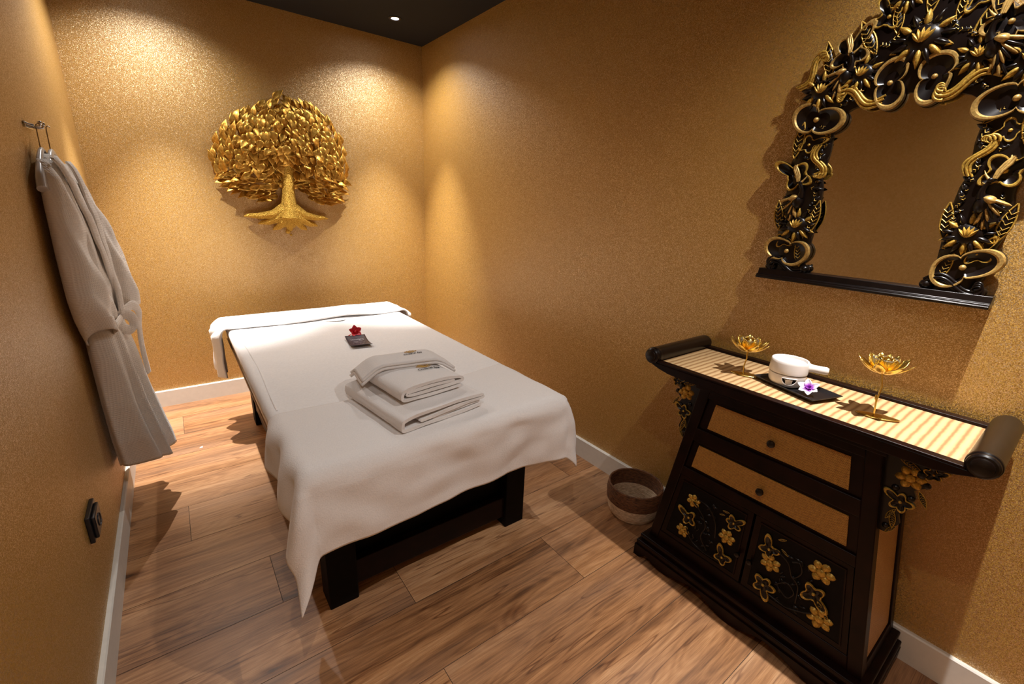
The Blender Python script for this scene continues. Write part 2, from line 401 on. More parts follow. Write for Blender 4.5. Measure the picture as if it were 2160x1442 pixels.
# ------------------------------------------------------------------ ceiling spotlights
LIGHTS = [(-.374, -.383, 'small white glowing ceiling spotlight above the head of the bed by the right wall', .9, 2.0),
          (-1.69, -.383, 'ceiling spotlight in the far left corner of the ceiling above the bed head', .85, 2.0),
          (-.355, -3.43, 'ceiling spotlight over the carved cabinet and mirror', 1.15, .8),
          (-1.66, -3.43, 'ceiling spotlight over the left wall near the viewer', .50, .40)]
P_WIDE, P_NARROW = 62, 230
for (x, y, lab, kw, kn) in LIGHTS:
    e = empty('ceiling_spotlight', (x, y, H), lab, 'ceiling light', 'recessed ceiling spotlights')
    mb = MB(); mb.lathe([(.0235, -.0005), (.040, -.0005), (.041, -.004), (.036, -.006), (.025, -.005), (.0235, -.0005)], 32, center=(x, y, H), cap=False)
    mb.build('trim_ring', 'socket', e)
    mb = MB(); mb.lathe([(.0001, -.002), (.022, -.0025), (.0225, -.0005)], 24, center=(x, y, H), cap=False)
    mb.build('lamp_face', 'led', e)
    for nm, pw, ang, bl in (('wide_beam', P_WIDE*kw, 134, 1.0), ('narrow_beam', P_NARROW*kn, 52, 1.0)):
        L = bpy.data.lights.new(nm, 'SPOT'); L.energy = pw; L.spot_size = radians(ang); L.spot_blend = bl
        L.shadow_soft_size = .013; L.color = (1, .96, .925)
        lo = bpy.data.objects.new(nm, L); C.objects.link(lo); lo.parent = e; lo.location = (0, 0, -.012)

# ------------------------------------------------------------------ massage table
XL, XR, YH, YFT, ZT = -1.553, -.532, -.44, -2.38, .65
bed = empty('massage_table', (-1.05, -1.4, 0), 'black wooden massage bed frame beneath the white bedding', 'massage bed')
for (x, y) in ((-1.474, -2.23), (-.725, -2.23), (-1.474, -.62), (-.725, -.62)):
    mb = MB(); mb.box((x, y, 0), (x+.10 if x < -1 else x+.10, y+.10, .53)); mb.build('leg', 'bedblack', bed, bevel=.004)
for y in (-2.215, -.56):
    mb = MB(); mb.box((-1.38, y, .048), (-.72, y+.03, .15)); mb.build('rail', 'lacquer2', bed, bevel=.004)
mb = MB(); mb.box((-1.38, -2.17, .12), (-.72, -2.155, .53)); mb.build('foot_panel', 'bedblack', bed, bevel=.002)
for x in (-1.465, -.66):
    ys = [-2.14+1.52*i/40 for i in range(41)]
    poly = [(y, .10+.05*sin(pi*(i/40))**.5*(.6+.4*cos(6*pi*i/40))) for i, y in enumerate(ys)]+[(ys[-1], .53), (ys[0], .53)]
    mb = MB(); mb.prism(poly, x, x+.02, 0); mb.build('side_panel', 'lacquer2', bed)
mb = MB(); mb.box((-1.500, -2.30, .505), (-.59, -.50, .53)); mb.build('base_board', 'bedblack', bed, bevel=.003)
mb = MB(); mb.box((XL+.004, YFT+.01, .53), (XR-.003, YH-.01, .541)); mb.build('plywood_deck', 'ply', bed, bevel=.002)
mb = MB(); mb.box((XL+.006, YFT+.012, .541), (XR-.014, YH-.012, .642)); mb.build('mattress', 'vinyl', bed, bevel=.012)
# face hole: solid dark disc, its colour stands for the shade inside
mb = MB(); mb.lathe([(.0001, .653), (.07, .6535), (.075, .645), (.06, .640)], 28, center=(-.985, -.735, 0), cap=False); mb.build('face_hole_shade', 'vinyl', bed)

def box_drape(nu, nv, sl, t0, t1, fn_over, xl, xr, yf, z0, r, fold, wr, yh=None, turn=0):
    """cloth laid on a box: flat coordinates wrap down past the edges"""
    def hang(d):
        if d < r*pi/2: a = d/r; return r*sin(a), r*(1-cos(a))
        return r, r+(d-r*pi/2)
    def P(u, v):
        t = lerp(t0(u), t1(u), v); ol, orr = fn_over(v)
        s = lerp(xl-ol, xr+orr, u)
        sx, dx, side = s, 0, 0
        if s < xl: dx = xl-s; sx = xl; side = -1
        elif s > xr: dx = s-xr; sx = xr; side = 1
        dy, sy, ydir = 0, t, -1
        if t < yf: dy = yf-t; sy = yf
        elif yh is not None and t > yh: dy = t-yh; sy = yh; ydir = 1
        if dx == 0 and dy == 0: return (sx, sy, z0+wr(s, t))
        d = hypot(dx, dy); ang = atan2(dy, dx) if side else pi/2
        phi = ang+turn*sin(2*ang)**2*min(1, d/.16) if side < 0 and dy > 0 and ydir < 0 else ang
        out, down = hang(d); e = fold(s, t, ang, d, side)*min(1, down/.06)
        out += max(e, -out*.4)
        dn = sqrt(max(down*down-e*e*.8, down*down*.5))
        return (sx+side*cos(phi)*out, sy+ydir*sin(phi)*out, z0-dn+wr(s, t)*.4)
    mb = MB(); mb.grid(nu, nv, P); return mb
# fitted sheet
def wr_sheet(s, t):
    return .0022*N(s*4, t*9, 3)+.0012*N(s*9, t*30, 5)+.002*exp(-((s-(-1.516+.010*sin(t*5)))/.006)**2)*sm(-2.2, -1.8, t)*0+.006*exp(-((s+.96)/.12)**2)*sm(-.80, -.72, t)
mb = box_drape(90, 120, None, lambda u: YH+.045, lambda u: YFT-.03, lambda v: (.058, .080), XL+.022, XR-.032, YFT+.02, ZT+.001, .022, lambda s, t, a, d, sd: .003*N(t*14, s*3, 2), wr_sheet, yh=YH)
sheet = tag(mb.build('bed_sheet', 'sheet', solid=.003, origin=(-1.05, -1.4, .65)), 'smooth white sheet fitted over the top of the massage bed', 'bed sheet')
# seam piping along the left edge of the sheet
seam = [(-1.522, -.92), (-1.512, -1.15), (-1.508, -1.424), (-1.513, -1.6), (-1.519, -1.75), (-1.523, -1.93)]
seam = [(-1.535, -.78)]+seam
mb = MB(); mb.tube([(x, y, ZT+.0035+wr_sheet(x, y)) for x, y in seam], .0028, 8, flat=.6)
tag(mb.build('seam_piping', 'sheet', sheet), None)
# towel over the head end
def head_fold(s, t, a, d, sd):
    return .02+.022*sin(t*46+1)+.01*N(t*20, d*9, 1)
mb = box_drape(110, 34, None, lambda u: YH+.02+.01*sin(u*9), lambda u: -.735+.018*sin(u*7+1.2)+.020*exp(-((u-.52)/.10)**2)-.012*exp(-((u-.72)/.05)**2), lambda v: (.30, .28), XL-.006, XR+.006, -9, ZT+.012, .025, head_fold,
               lambda s, t: .003*N(s*6, t*12, 9)+.008*exp(-((t+.735)/.015)**2)*exp(-((s+.93)/.16)**2)+.004*exp(-((s+.85)/.1)**2), yh=YH-.0)
tag(mb.build('head_towel', 'terryhead', solid=.008, origin=(-1.05, -.6, .66)), 'white towel laid across the head end of the bed, hanging over its sides', 'towel')
# fleece blanket over the foot end
def foot_fold(s, t, a, d, sd):
    u = min(1, max(0, (s-XL)/(XR-XL)))
    F = d*(.03+.07*sin(u*5.5+1.0)+.06*exp(-((u-.93)/.07)**2)+.05*N(u*7, d*6, 2))+.010*N(u*9, d*12, 3)
    if sd == 0: return F
    k = sin(2*a)
    side = cos(a)**2; front = sin(a)**2
    if sd < 0: return F*front*(1-k*k)+d*(.06*side+.20*k**2)+side*(.012*sin(t*30)+.010*N(t*12, d*9))
    if sd < 0: return F*front+d*(.10*side+.10*k**2*(.6+.8*sin(a*7+.5)))+side*(.022*sin(t*34)+.016*N(t*12, d*9))
    return F*front+d*(.03*side+.14*k**2)+side*.014*sin(t*30)
def wr_foot(s, t):
    return .0035*N(s*3.2, t*5, 7)+.0018*N(s*9, t*16, 4)
mb = box_drape(150, 100, None, lambda u: -1.99+.02*sin(u*8+.5)+.07*u**3, lambda u: YFT-.25-.025*(1-sm(0, .22, u)),
               lambda v: (.18+.11*v**2, .27-.09*v), XL+.034, XR-.054, YFT+.030, ZT+.0085, .045, foot_fold, wr_foot, turn=radians(12))
tag(mb.build('foot_blanket', 'fleece', solid=.006, origin=(-1.05, -2.2, .66)), 'cream white fleece blanket draped over the foot end of the bed', 'blanket')

# card and red flower
card_c = Vector((-1.022, -1.286, ZT+.006))
def card_pt(u, v, h=0):       # u along width (-.5..-.5), v towards the head
    w, l = .104, .185
    cs, sn = cos(radians(-7)), sin(radians(-7))
    x, y = u*w, v*l
    z = .012*(2*v)**2*1.0+.002
    return (card_c.x+x*cs-y*sn, card_c.y+x*sn+y*cs, card_c.z+z+h)
mb = MB(); mb.grid(10, 16, lambda u, v: card_pt(u-.5, v-.5))
card = tag(mb.build('message_card', 'card', solid=.0012, origin=tuple(card_c)), 'dark purple curled card with white writing lying in front of the red flower', 'card')
def card_text(body, size, v, wd):
    text_mesh('card_lettering', body, size, 'ink', card, lambda x, y, h: card_pt(x/.104, v+y/.185, .0014+h), extrude=.0002, width=wd)
card_text('Uitnodiging', .02, .20, .066); card_text('massage ritueel', .009, .06, .045); card_text('ontspanning & rust', .009, -.08, .060); card_text('duur 60 min', .009, -.24, .04)
def petal(mb, base, direction, up, length, width, curl=.3, mi=0, cup=.2, n=7, m=6, tip=1.0, thick=0):
    """one petal: lens outline, curling up along its length"""
    d = Vector(direction).normalized(); up = Vector(up); up = (up-d*up.dot(d)).normalized(); sd = d.cross(up); b = Vector(base)
    def P(u, v):
        w = width*.5*(sin(pi*min(1, (v*.92+.08))**tip))**.8 if v < 1 else .0
        w = max(w, width*.03)
        s = (u-.5)*2
        p = b+d*(length*(v-.12*v*v*abs(curl)))+up*(length*curl*v*v+cup*w*s*s)+sd*(w*s)
        return tuple(p)
    mb.grid(n, m, P, mi)
fe = empty('red_flower', (-.995, -1.165, ZT), 'red flower lying at the top edge of the dark card on the bed', 'flower')
fc = Vector((-1.002, -1.172, ZT+.030))
for k in range(5):
    a = 2*pi*k/5+.35
    d = (cos(a), sin(a)*.55-.2, sin(a)*.75+.25)
    mb = MB(); petal(mb, fc, d, (0, -.8, .6), .040, .030, .18, cup=.35); mb.build('petal', 'red', fe, solid=.001, origin=None)
mb = MB(); mb.ball(tuple(fc+V(0, -.006, .002)), (.008, .008, .009)); mb.tube([fc+V(0, 0, 0), fc+V(-.012, .012, -.01), fc+V(-.03, .03, -.026)], .002); mb.build('flower_center', 'red', fe)

# ------------------------------------------------------------------ folded towels
def frame_xf(cx, cy, cz, deg):
    c, s = cos(radians(deg)), sin(radians(deg))
    return lambda p: (cx+p[0]*c-p[1]*s, cy+p[0]*s+p[1]*c, cz+p[2])
def ribbon(mb, path, th, depth_fn, nv, xf, sag=None):
    """sheet of thickness th following a 2-D path (u, z), extruded along v"""
    # resample smooth path
    P = [Vector((a, b)) for a, b in path]
    out = []
    for i in range(len(P)-1):
        p0, p1, p2, p3 = P[max(i-1, 0)], P[i], P[i+1], P[min(i+2, len(P)-1)]
        for k in range(5):
            t = k/5
            out.append(.5*((2*p1)+(p2-p0)*t+(2*p0-5*p1+4*p2-p3)*t*t+(3*p1-p0-3*p2+p3)*t**3))
    out.append(P[-1]); n = len(out)
    nor = []
    for i in range(n):
        d = (out[min(i+1, n-1)]-out[max(i-1, 0)]); d.normalize(); nor.append(Vector((-d.y, d.x)))
    loop = [out[i]+nor[i]*th/2 for i in range(n)]+[out[-1]+(out[-1]-out[-2]).normalized()*th*.4]+[out[i]-nor[i]*th/2 for i in range(n-1, -1, -1)]+[out[0]-(out[1]-out[0]).normalized()*th*.4]
    K = len(loop)
    vs = []
    for j in range(nv):
        v = j/(nv-1)
        for k, q in enumerate(loop):
            y = lerp(depth_fn[0], depth_fn[1], v)
            e = 0
            dz = sag(q.x, y, q.y) if sag else 0
            vs.append(xf((q.x+.002*N(q.x*30, y*20, q.y*90), y+(.003*N(q.x*14, q.y*80, v*3)), q.y+dz)))
    fs = [(j*K+i, j*K+(i+1) % K, (j+1)*K+(i+1) % K, (j+1)*K+i) for j in range(nv-1) for i in range(K)]
    half = n
    # end caps as strips between the two sides
    for j in (0, nv-1):
        for i in range(n-1):
            a, b_ = i, i+1; c_ = n+1+(n-1-(i+1)); d_ = n+1+(n-1-i)
            fs.append((j*K+a, j*K+b_, j*K+c_, j*K+d_))
        fs.append((j*K+n-1, j*K+n, j*K+n+1)); fs.append((j*K+0, j*K+K-1, j*K+K-2))
    mb.add(vs, fs)
# large towel at the bottom
ZB = ZT+.016
def stack_sag(x, y, z): return -.004*sm(.10, .17, abs(x))*(z/.05)+.0025*N(x*9, y*9, z*40)
xf1 = frame_xf(-1.093, -2.115, ZB, 8)
hw = .168
path = [(hw-.01, .006), (.06, .004), (-.06, .005), (-hw+.012, .006), (-hw+.002, .015), (-hw+.001, .030), (-hw+.012, .043), (-.08, .047), (.05, .048), (hw-.012, .047), (hw-.002, .040), (hw-.006, .033), (.06, .031), (-.04, .025), (-.10, .022)]
mb = MB(); ribbon(mb, path, .011, (-.200, .195), 16, xf1, stack_sag)
ribbon(mb, [(hw-.014, .020), (.05, .018), (-.05, .014)], .008, (-.194, .19), 10, xf1, stack_sag)
t1 = tag(mb.build('folded_towel', 'terry', origin=(-1.093, -2.115, ZB), angle=60), 'large white folded towel at the bottom of the stack on the bed', 'towel', 'folded towels stacked on the bed')
# middle towel with embroidery
ZM = ZB+.055
xf2 = frame_xf(-1.085, -2.085, ZM, 7)
hw2 = .128
path = [(-.085, .014), (-.105, .017), (-.112, .024), (-.095, .029), (-.03, .027), (.05, .026), (.095, .028), (.108, .034)]
path = [(hw2-.014, .012), (.05, .010), (-.05, .010), (-hw2+.014, .011), (-hw2+.003, .020), (-hw2+.003, .036), (-hw2+.016, .046), (-.06, .053), (.03, .054), (hw2-.03, .047), (hw2-.006, .038), (hw2-.008, .028), (.07, .026), (-.03, .025), (-.095, .027), (-.108, .0335), (-.09, .040), (0, .0405), (.085, .037)]
mb = MB(); ribbon(mb, path, .011, (-.150, .150), 14, xf2, stack_sag)
mb2 = MB()
t2 = tag(mb.build('folded_towel', 'terry', origin=(-1.085, -2.085, ZM), angle=60), 'white folded towel with gold lotus and black script, middle of the stack on the bed', 'towel', 'folded towels stacked on the bed')
def logo(parent, place, s):
    """gold outline lotus above a line of black script"""
    mb = MB()
    for a, l, w in ((0, .030, .016), (34, .031, .013), (-34, .031, .013), (62, .034, .010), (-62, .034, .010)):
        pts = []
        for i in range(21):
            t = i/20
            if t <= .5: q = t*2; x = w*.5*sin(pi*q)
            else: q = (1-t)*2; x = -w*.5*sin(pi*q)
            y = l*q; A = radians(a)
            pts.append(place((x*cos(A)+y*sin(A))*s, (-x*sin(A)+y*cos(A)+.004)*s, .0006))
        mb.tube(pts, .0011*s, 6)
    mb.build('lotus_emblem', 'threadg', parent)
    text_mesh('embroidered_script', 'Chidanai Spa', .02*s, 'thread', parent, lambda x, y, h: place(x, y-.013*s, .0008+h), shear=.35, width=.088*s)
def p2(x, y, h):
    X, Y = .045+x, -.030+y
    z = .0625+stack_sag(X, Y, .054)-.05*max(0, X-.03)-.006*sm(.06, .11, X)
    return xf2((X, Y, z+h))
logo(t2, p2, 1.05)
# top towel: folded strip draped over the back of the pile
ZTP = ZM+.060
xf3 = frame_xf(-1.075, -1.985, 0, -6)
def top_pt(s, t, h=0):
    a = abs(s)
    x = s if a < .10 else (.10+(a-.10)*.86)*(1 if s > 0 else -1)
    base = ZTP+.006
    z = base-.0*a-(.30*max(0, a-.10)+.6*max(0, a-.13)*.5)+.003*N(s*8, t*8)
    z += -.035*sm(.01, .11, t)**1.5   # falls away behind the pile
    z = max(z, ZB+.058-.03*sm(.15, .2, a))
    return xf3((x, t, z+h))
mb = MB()
for k, hh in enumerate((0, .011)):
    off = .004*k
    mb2 = MB()
    mb.grid(40, 14, lambda u, v: top_pt(lerp(-.195+off, .19-off*.5, u), lerp(-.095+off*.8+.006*sin(u*5), .11, v), hh))
t3 = tag(mb.build('folded_towel', 'terry', solid=.0098, origin=(-1.075, -1.985, ZTP)), 'white towel with small gold lotus draped on top at the back of the towel stack', 'towel', 'folded towels stacked on the bed')
logo(t3, lambda x, y, h: top_pt(.035+x, .000+y, .0175+h), .82)

# ------------------------------------------------------------------ carved elements shared by cabinet and mirror
class Carve:
    """elements in wall-plane coordinates: a to the right seen from the room, b up, c out of the wall"""
    def __init__(s, y0, z0, c0, tilt=None): s.y0, s.z0, s.c0 = y0, z0, c0; s.mb = MB()
    def X(s, a, b, rot=0, k=1.0, flip=False):
        r = radians(rot); cr, sr = cos(r), sin(r)
        def f(p):
            px = -p[0] if flip else p[0]
            A = a+k*(px*cr-p[1]*sr); B = b+k*(px*sr+p[1]*cr)
            return (-(s.c0+k*p[2]), s.y0-A, s.z0+B)
        return f
    def blob(s, xf, cx, cy, l, w, th, rot, mi, c=0, n=8, pointed=0.0):
        """raised lens: length l along rot, width w"""
        r = radians(rot)
        def P(u, v):
            x = (v-.0)*l; ww = w*.5*max(0, sin(pi*min(max(v, .001), .999)))**(.6+pointed*.6)
            if pointed: ww *= (1-pointed*.5*v)
            t = (u-.5)*2; px, py = x, ww*t
            h = th*(1-t*t)*sin(pi*min(max(v, 0), 1))**.5
            return (cx+px*cos(r)-py*sin(r), cy+px*sin(r)+py*cos(r), c+h)
        s.mb.grid(7, n, P, mi, xf=xf)
    def flower(s, a, b, size, rot=0, n=6, mg=1):
        xf = s.X(a, b, rot, size)
        for i in range(n):
            s.blob(xf, .12*cos(2*pi*i/n), .12*sin(2*pi*i/n), .44, .36, .13, 360*i/n+(i%2)*6, mg, 0)
        s.mb.ball((0, 0, .07), (.20, .20, .09), 10, mg, xf)
    def orchid(s, a, b, size, rot=0, lobes=3, mg=1, md=0, seed=0, sx=1.0):
        """dark cupped flower with raised gold edge and a pearl in the middle"""
        xf = s.X(a, b, rot, size)
        rnd = random.Random(seed); ph = rnd.random()*6
        n = 60; npt = 4+seed % 2; Ls = [rnd.uniform(.40, .52) for _ in range(npt)]; Ls[0] = .72
        An = [2*pi*q/npt+rnd.uniform(-.18, .18) for q in range(npt)]; An[0] = 0
        def R(t):
            if lobes == 2: return .27+.21*abs(cos(t))**.6+.06*sin(2*t+ph)+.035*sin(3*t+2*ph)
            best = .25
            for L, A in zip(Ls, An):
                dd = abs((t-A+pi) % (2*pi)-pi)/(.62 if L < .7 else .50)
                if dd < 1: best = max(best, .25+(L-.25)*(1-dd)**.9*(1+.9*dd*(1-dd)))
            return best
        def ring(k, h):
            return [(k*R(2*pi*i/n)*cos(2*pi*i/n)*sx, k*R(2*pi*i/n)*sin(2*pi*i/n), h) for i in range(n)]
        rs = [ring(.05, .03), ring(.45, .02), ring(.83, .09), ring(.89, .125), ring(.985, .125), ring(1.03, .05), ring(1.04, -.10)]
        mats = [md, md, mg, mg, mg, md]
        for q in range(len(rs)-1):
            s.mb.add(rs[q]+rs[q+1], [(i, (i+1) % n, n+(i+1) % n, n+i) for i in range(n)], mats[q], xf)
        s.mb.ball((0, 0, .08), (.065, .065, .06), 10, mg, xf)
    def lotus(s, a, b, size, rot=0, mg=1, md=0):
        xf = s.X(a, b, rot, size)
        s.mb.ball((0, 0, .03), (.30, .26, .12), 12, md, xf)
        for i in range(9):
            A = -20+220*i/8
            s.blob(xf, .17*cos(radians(A)), .17*sin(radians(A)), .33, .17, .10, A, md if i % 2 else mg, .01, pointed=.8)
        for i in range(7):
            A = 200+140*i/6
            s.blob(xf, .10*cos(radians(A)), .10*sin(radians(A)), .38, .20, .12, A, mg if i % 2 else md, .02, pointed=.8)
        for i in range(5):
            A = 50+80*i/4
            s.blob(xf, 0, -.08, .26, .10, .08, A, mg, .12, pointed=.6)
    def leaf(s, a, b, size, rot=0, mg=1, md=0, w=.32):
        xf = s.X(a, b, rot, size)
        s.blob(xf, 0, 0, 1, w, .10, 0, md, 0, pointed=.5)
        for sgn in (-1, 1):
            pts = [(t/10, sgn*w*.46*sin(pi*t/10)**.9*(1-.25*t/10), .05) for t in range(11)]
            s.mb.tube(pts, .022, 6, mg, xf)
        for i in range(5):
            x = .2+.13*i
            s.mb.tube([(x, 0, .10), (x+.10, w*.3, .075)], .010, 5, mg, xf); s.mb.tube([(x, 0, .10), (x+.10, -w*.3, .075)], .010, 5, mg, xf)
    def scroll(s, a, b, size, rot=0, flip=False, mg=1, strands=3):
        xf = s.X(a, b, rot, size, flip)
        for q in range(strands):
            o = (q-1)*.075
            pts = []
            for i in range(26):
                t = i/25
                x = -.5+.85*t; y = .14*sin(t*5.2)+o*(1-.2*t)
                pts.append((x, y, .08-.02*abs(q-1)))
            # curl at the end
            for i in range(14):
                A = -pi/2+i*.36; r = (.13-o*.4)*(1-i/20)
                pts.append((.35+r*cos(A), .14*sin(5.2)+o*.8+.13+r*sin(A), .09))
            s.mb.tube(pts, [.040*(.45+.55*sin(pi*min(1, .1+i/len(pts)))) for i in range(len(pts))], 7, mg, xf)
    def stem(s, pts, r=.006, mi=0):
        xf = s.X(0, 0)
        P = [Vector((p[0], p[1], p[2] if len(p) > 2 else .008)) for p in pts]; out = []
        for i in range(len(P)-1):
            p0, p1, p2, p3 = P[max(i-1, 0)], P[i], P[i+1], P[min(i+2, len(P)-1)]
            for k in range(5):
                t = k/5; out.append(.5*((2*p1)+(p2-p0)*t+(2*p0-5*p1+4*p2-p3)*t*t+(3*p1-p0-3*p2+p3)*t**3))
        out.append(P[-1]); s.mb.tube(out, r, 7, mi, xf)
    def bird(s, a, b, size, rot=0, flip=False, mg=1, md=0):
        xf = s.X(a, b, rot, size, flip)
        s.mb.ball((.0, -.05, .10), (.17, .24, .16), 14, md, xf)                       # breast
        s.mb.tube([(-.08, .08, .12), (-.13, .22, .15), (-.12, .36, .17), (-.08, .46, .18)], [.11, .07, .052, .05], 9, md, xf)
        s.mb.ball((-.08, .50, .19), (.065, .06, .06), 10, md, xf)
        s.mb.tube([(-.12, .52, .19), (-.20, .60, .18), (-.27, .70, .15)], [.035, .022, .006], 7, mg, xf)  # beak
        for k in range(3):  # crest
            pts = [(-.05+.03*k, .54, .19), (-.04+.04*k, .72, .17), (.02+.05*k, .90, .15), (.08+.03*k, 1.02+.04*(1-abs(k-1)), .13), (.05, 1.08-.03*k, .12)]
            s.mb.tube(pts, [.02, .035, .035, .03, .012], 7, mg, xf)
        s.blob(xf, -.05, .10, .30, .20, .12, -15, mg, .20)                           # shoulder
        for k in range(7):                                                            # wing feathers
            A = -12-13*k
            s.blob(xf, .0+.012*k, .10-.035*k, .52-.022*k, .095, .07, A, mg if k % 2 == 0 else md, .20-.012*k, n=10)
        for k in range(4):                                                            # tail
            s.blob(xf, .10, -.22, .50-.05*k, .10, .07, -62-14*k, mg if k % 2 else md, .10, n=10)

# ------------------------------------------------------------------ cabinet
CY = -3.055
def half(z): return .262+(.778-z)*.155
XF_, XB_ = -.325, -.022
cab = empty('altar_cabinet', (-.18, CY, 0), 'dark carved altar cabinet with rattan drawer fronts against the right wall', 'cabinet')
def trap(mb, y0f, y1f, z0, z1, x0, x1, mi=0):
    """block whose left and right faces follow the cabinet's taper; y offsets as functions of z"""
    vs = [(x, f(z), z) for x in (x0, x1) for f in (y0f, y1f) for z in (z0, z1)]
    mb.add(vs, [(0, 1, 3, 2), (4, 6, 7, 5), (0, 4, 5, 1), (2, 3, 7, 6), (0, 2, 6, 4), (1, 5, 7, 3)], mi)
L_ = lambda z: CY+half(z); R_ = lambda z: CY-half(z)
for nm, fa, fb in (('stile', L_, lambda z: L_(z)-.038), ('stile', lambda z: R_(z)+.038, R_)):
    mb = MB(); trap(mb, fb, fa, .10, .80, XF_, XF_+.04); mb.build(nm, 'lacquer2', cab, bevel=.003)
for nm, z0, z1 in (('rail', .762, .80), ('rail', .588, .640), ('rail', .435, .472), ('rail', .10, .150)):
    mb = MB(); trap(mb, lambda z: R_(z)+.037, lambda z: L_(z)-.037, z0, z1, XF_+.001, XF_+.035); mb.build(nm, 'lacquer2', cab, bevel=.003)
# carcass back and sides
mb = MB(); trap(mb, lambda z: R_(z)+.012, lambda z: L_(z)-.012, .10, .80, XB_-.012, XB_); mb.build('back_panel', 'bedblack', cab)
for sg, f in ((1, L_), (-1, R_)):
    mb = MB()
    o = -sg*.006
    trap(mb, lambda z: f(z)+o-sg*.006, lambda z: f(z)+o, .13, .80, XF_+.045, XB_-.03); mb.build('rattan_side_panel', 'rattanside', cab)
    mb = MB(); trap(mb, lambda z: f(z)-sg*.03, lambda z: f(z)+sg*.001, .10, .80, XB_-.035, XB_); mb.build('rear_stile', 'lacquer2', cab, bevel=.003)
    mb = MB(); trap(mb, lambda z: f(z)-sg*.02, lambda z: f(z), .10, .135, XF_+.04, XB_-.03); mb.build('side_rail', 'lacquer2', cab, bevel=.002)
# moulding beneath the top
mb = MB()
for (dx, dz0, dz1, e) in ((.012, .79, .803, .012), (.022, .803, .816, .024)):
    mb.box((XF_-dx, CY-half(.8)-e, dz0), (XB_, CY+half(.8)+e, dz1))
mb.build('top_moulding', 'lacquer2', cab, bevel=.003)
# table top: board, rim and scrolled ends
mb = MB()
prof = [(-.432, .836), (-.40, .826), (-.36, .818), (-.30, .816), (.30, .816), (.36, .818), (.40, .826), (.432, .836), (.432, .846), (.405, .846), (-.405, .846), (-.432, .846)]
mb.prism([(CY+a, z) for a, z in prof], -.378, -.022, 0); mb.build('table_top', 'lacquer2', cab, bevel=.003)
mb = MB(); mb.box((-.378, CY-.41, .8455), (-.350, CY+.41, .8525)); mb.box((-.052, CY-.41, .8455), (-.022, CY+.41, .860)); mb.build('top_rim', 'lacquer2', cab, bevel=.002)
mb = MB(); mb.grid(120, 16, lambda u, v: (lerp(-.351, -.051, v), CY-.405+.81*u, .8505)); mb.build('straw_mat', 'mat', cab)
for sg in (1, -1):
    yc, zc, r = CY+sg*.434, .866, .030
    mb = MB()
    xfc = lambda p: (p[2], yc+p[0], zc+p[1])
    mb.lathe([(.0001, -.392), (.014, -.391), (.020, -.388), (.0205, -.384), (.025, -.383), (.0285, -.379), (.029, -.374), (.027, -.372), (.031, -.369), (.032, -.362), (.0315, -.36), (.0305, -.35), (.0305, -.03), (.029, -.022), (.0001, -.020)], 36, xf=xfc)
    mb.build('scroll_end', 'lacquer', cab, bevel=0, angle=30)
# drawers and doors
def fr_panel(name, z0, z1, inset, mat, x, parent, ya=None, yb=None):
    mb = MB()
    fa = (lambda z: R_(z)+inset) if ya is None else ya; fb = (lambda z: L_(z)-inset) if yb is None else yb
    trap(mb, fa, fb, z0, z1, x, x+.012); return mb.build(name, mat, parent)
for (z0, z1, kz) in ((.641, .761, .697), (.473, .587, .523)):
    d = fr_panel('drawer', z0, z1, .040, 'lacquer2', XF_+.010, cab)
    p = fr_panel('rattan_panel', z0+.010, z1-.012, .070 if z0 > .6 else .064, 'rattan', XF_+.006, d); p.location = (0, 0, 0)
    mb = MB(); f_ = lambda p: (XF_+.008-p[2], CY+p[0], kz+p[1])
    mb.lathe([(.004, 0), (.0045, .006), (.010, .009), (.0125, .015), (.011, .020), (.006, .023), (.0001, .0235)], 20, xf=f_)
    k = mb.build('knob', 'lacquer', d); k.location = (0, 0, 0)
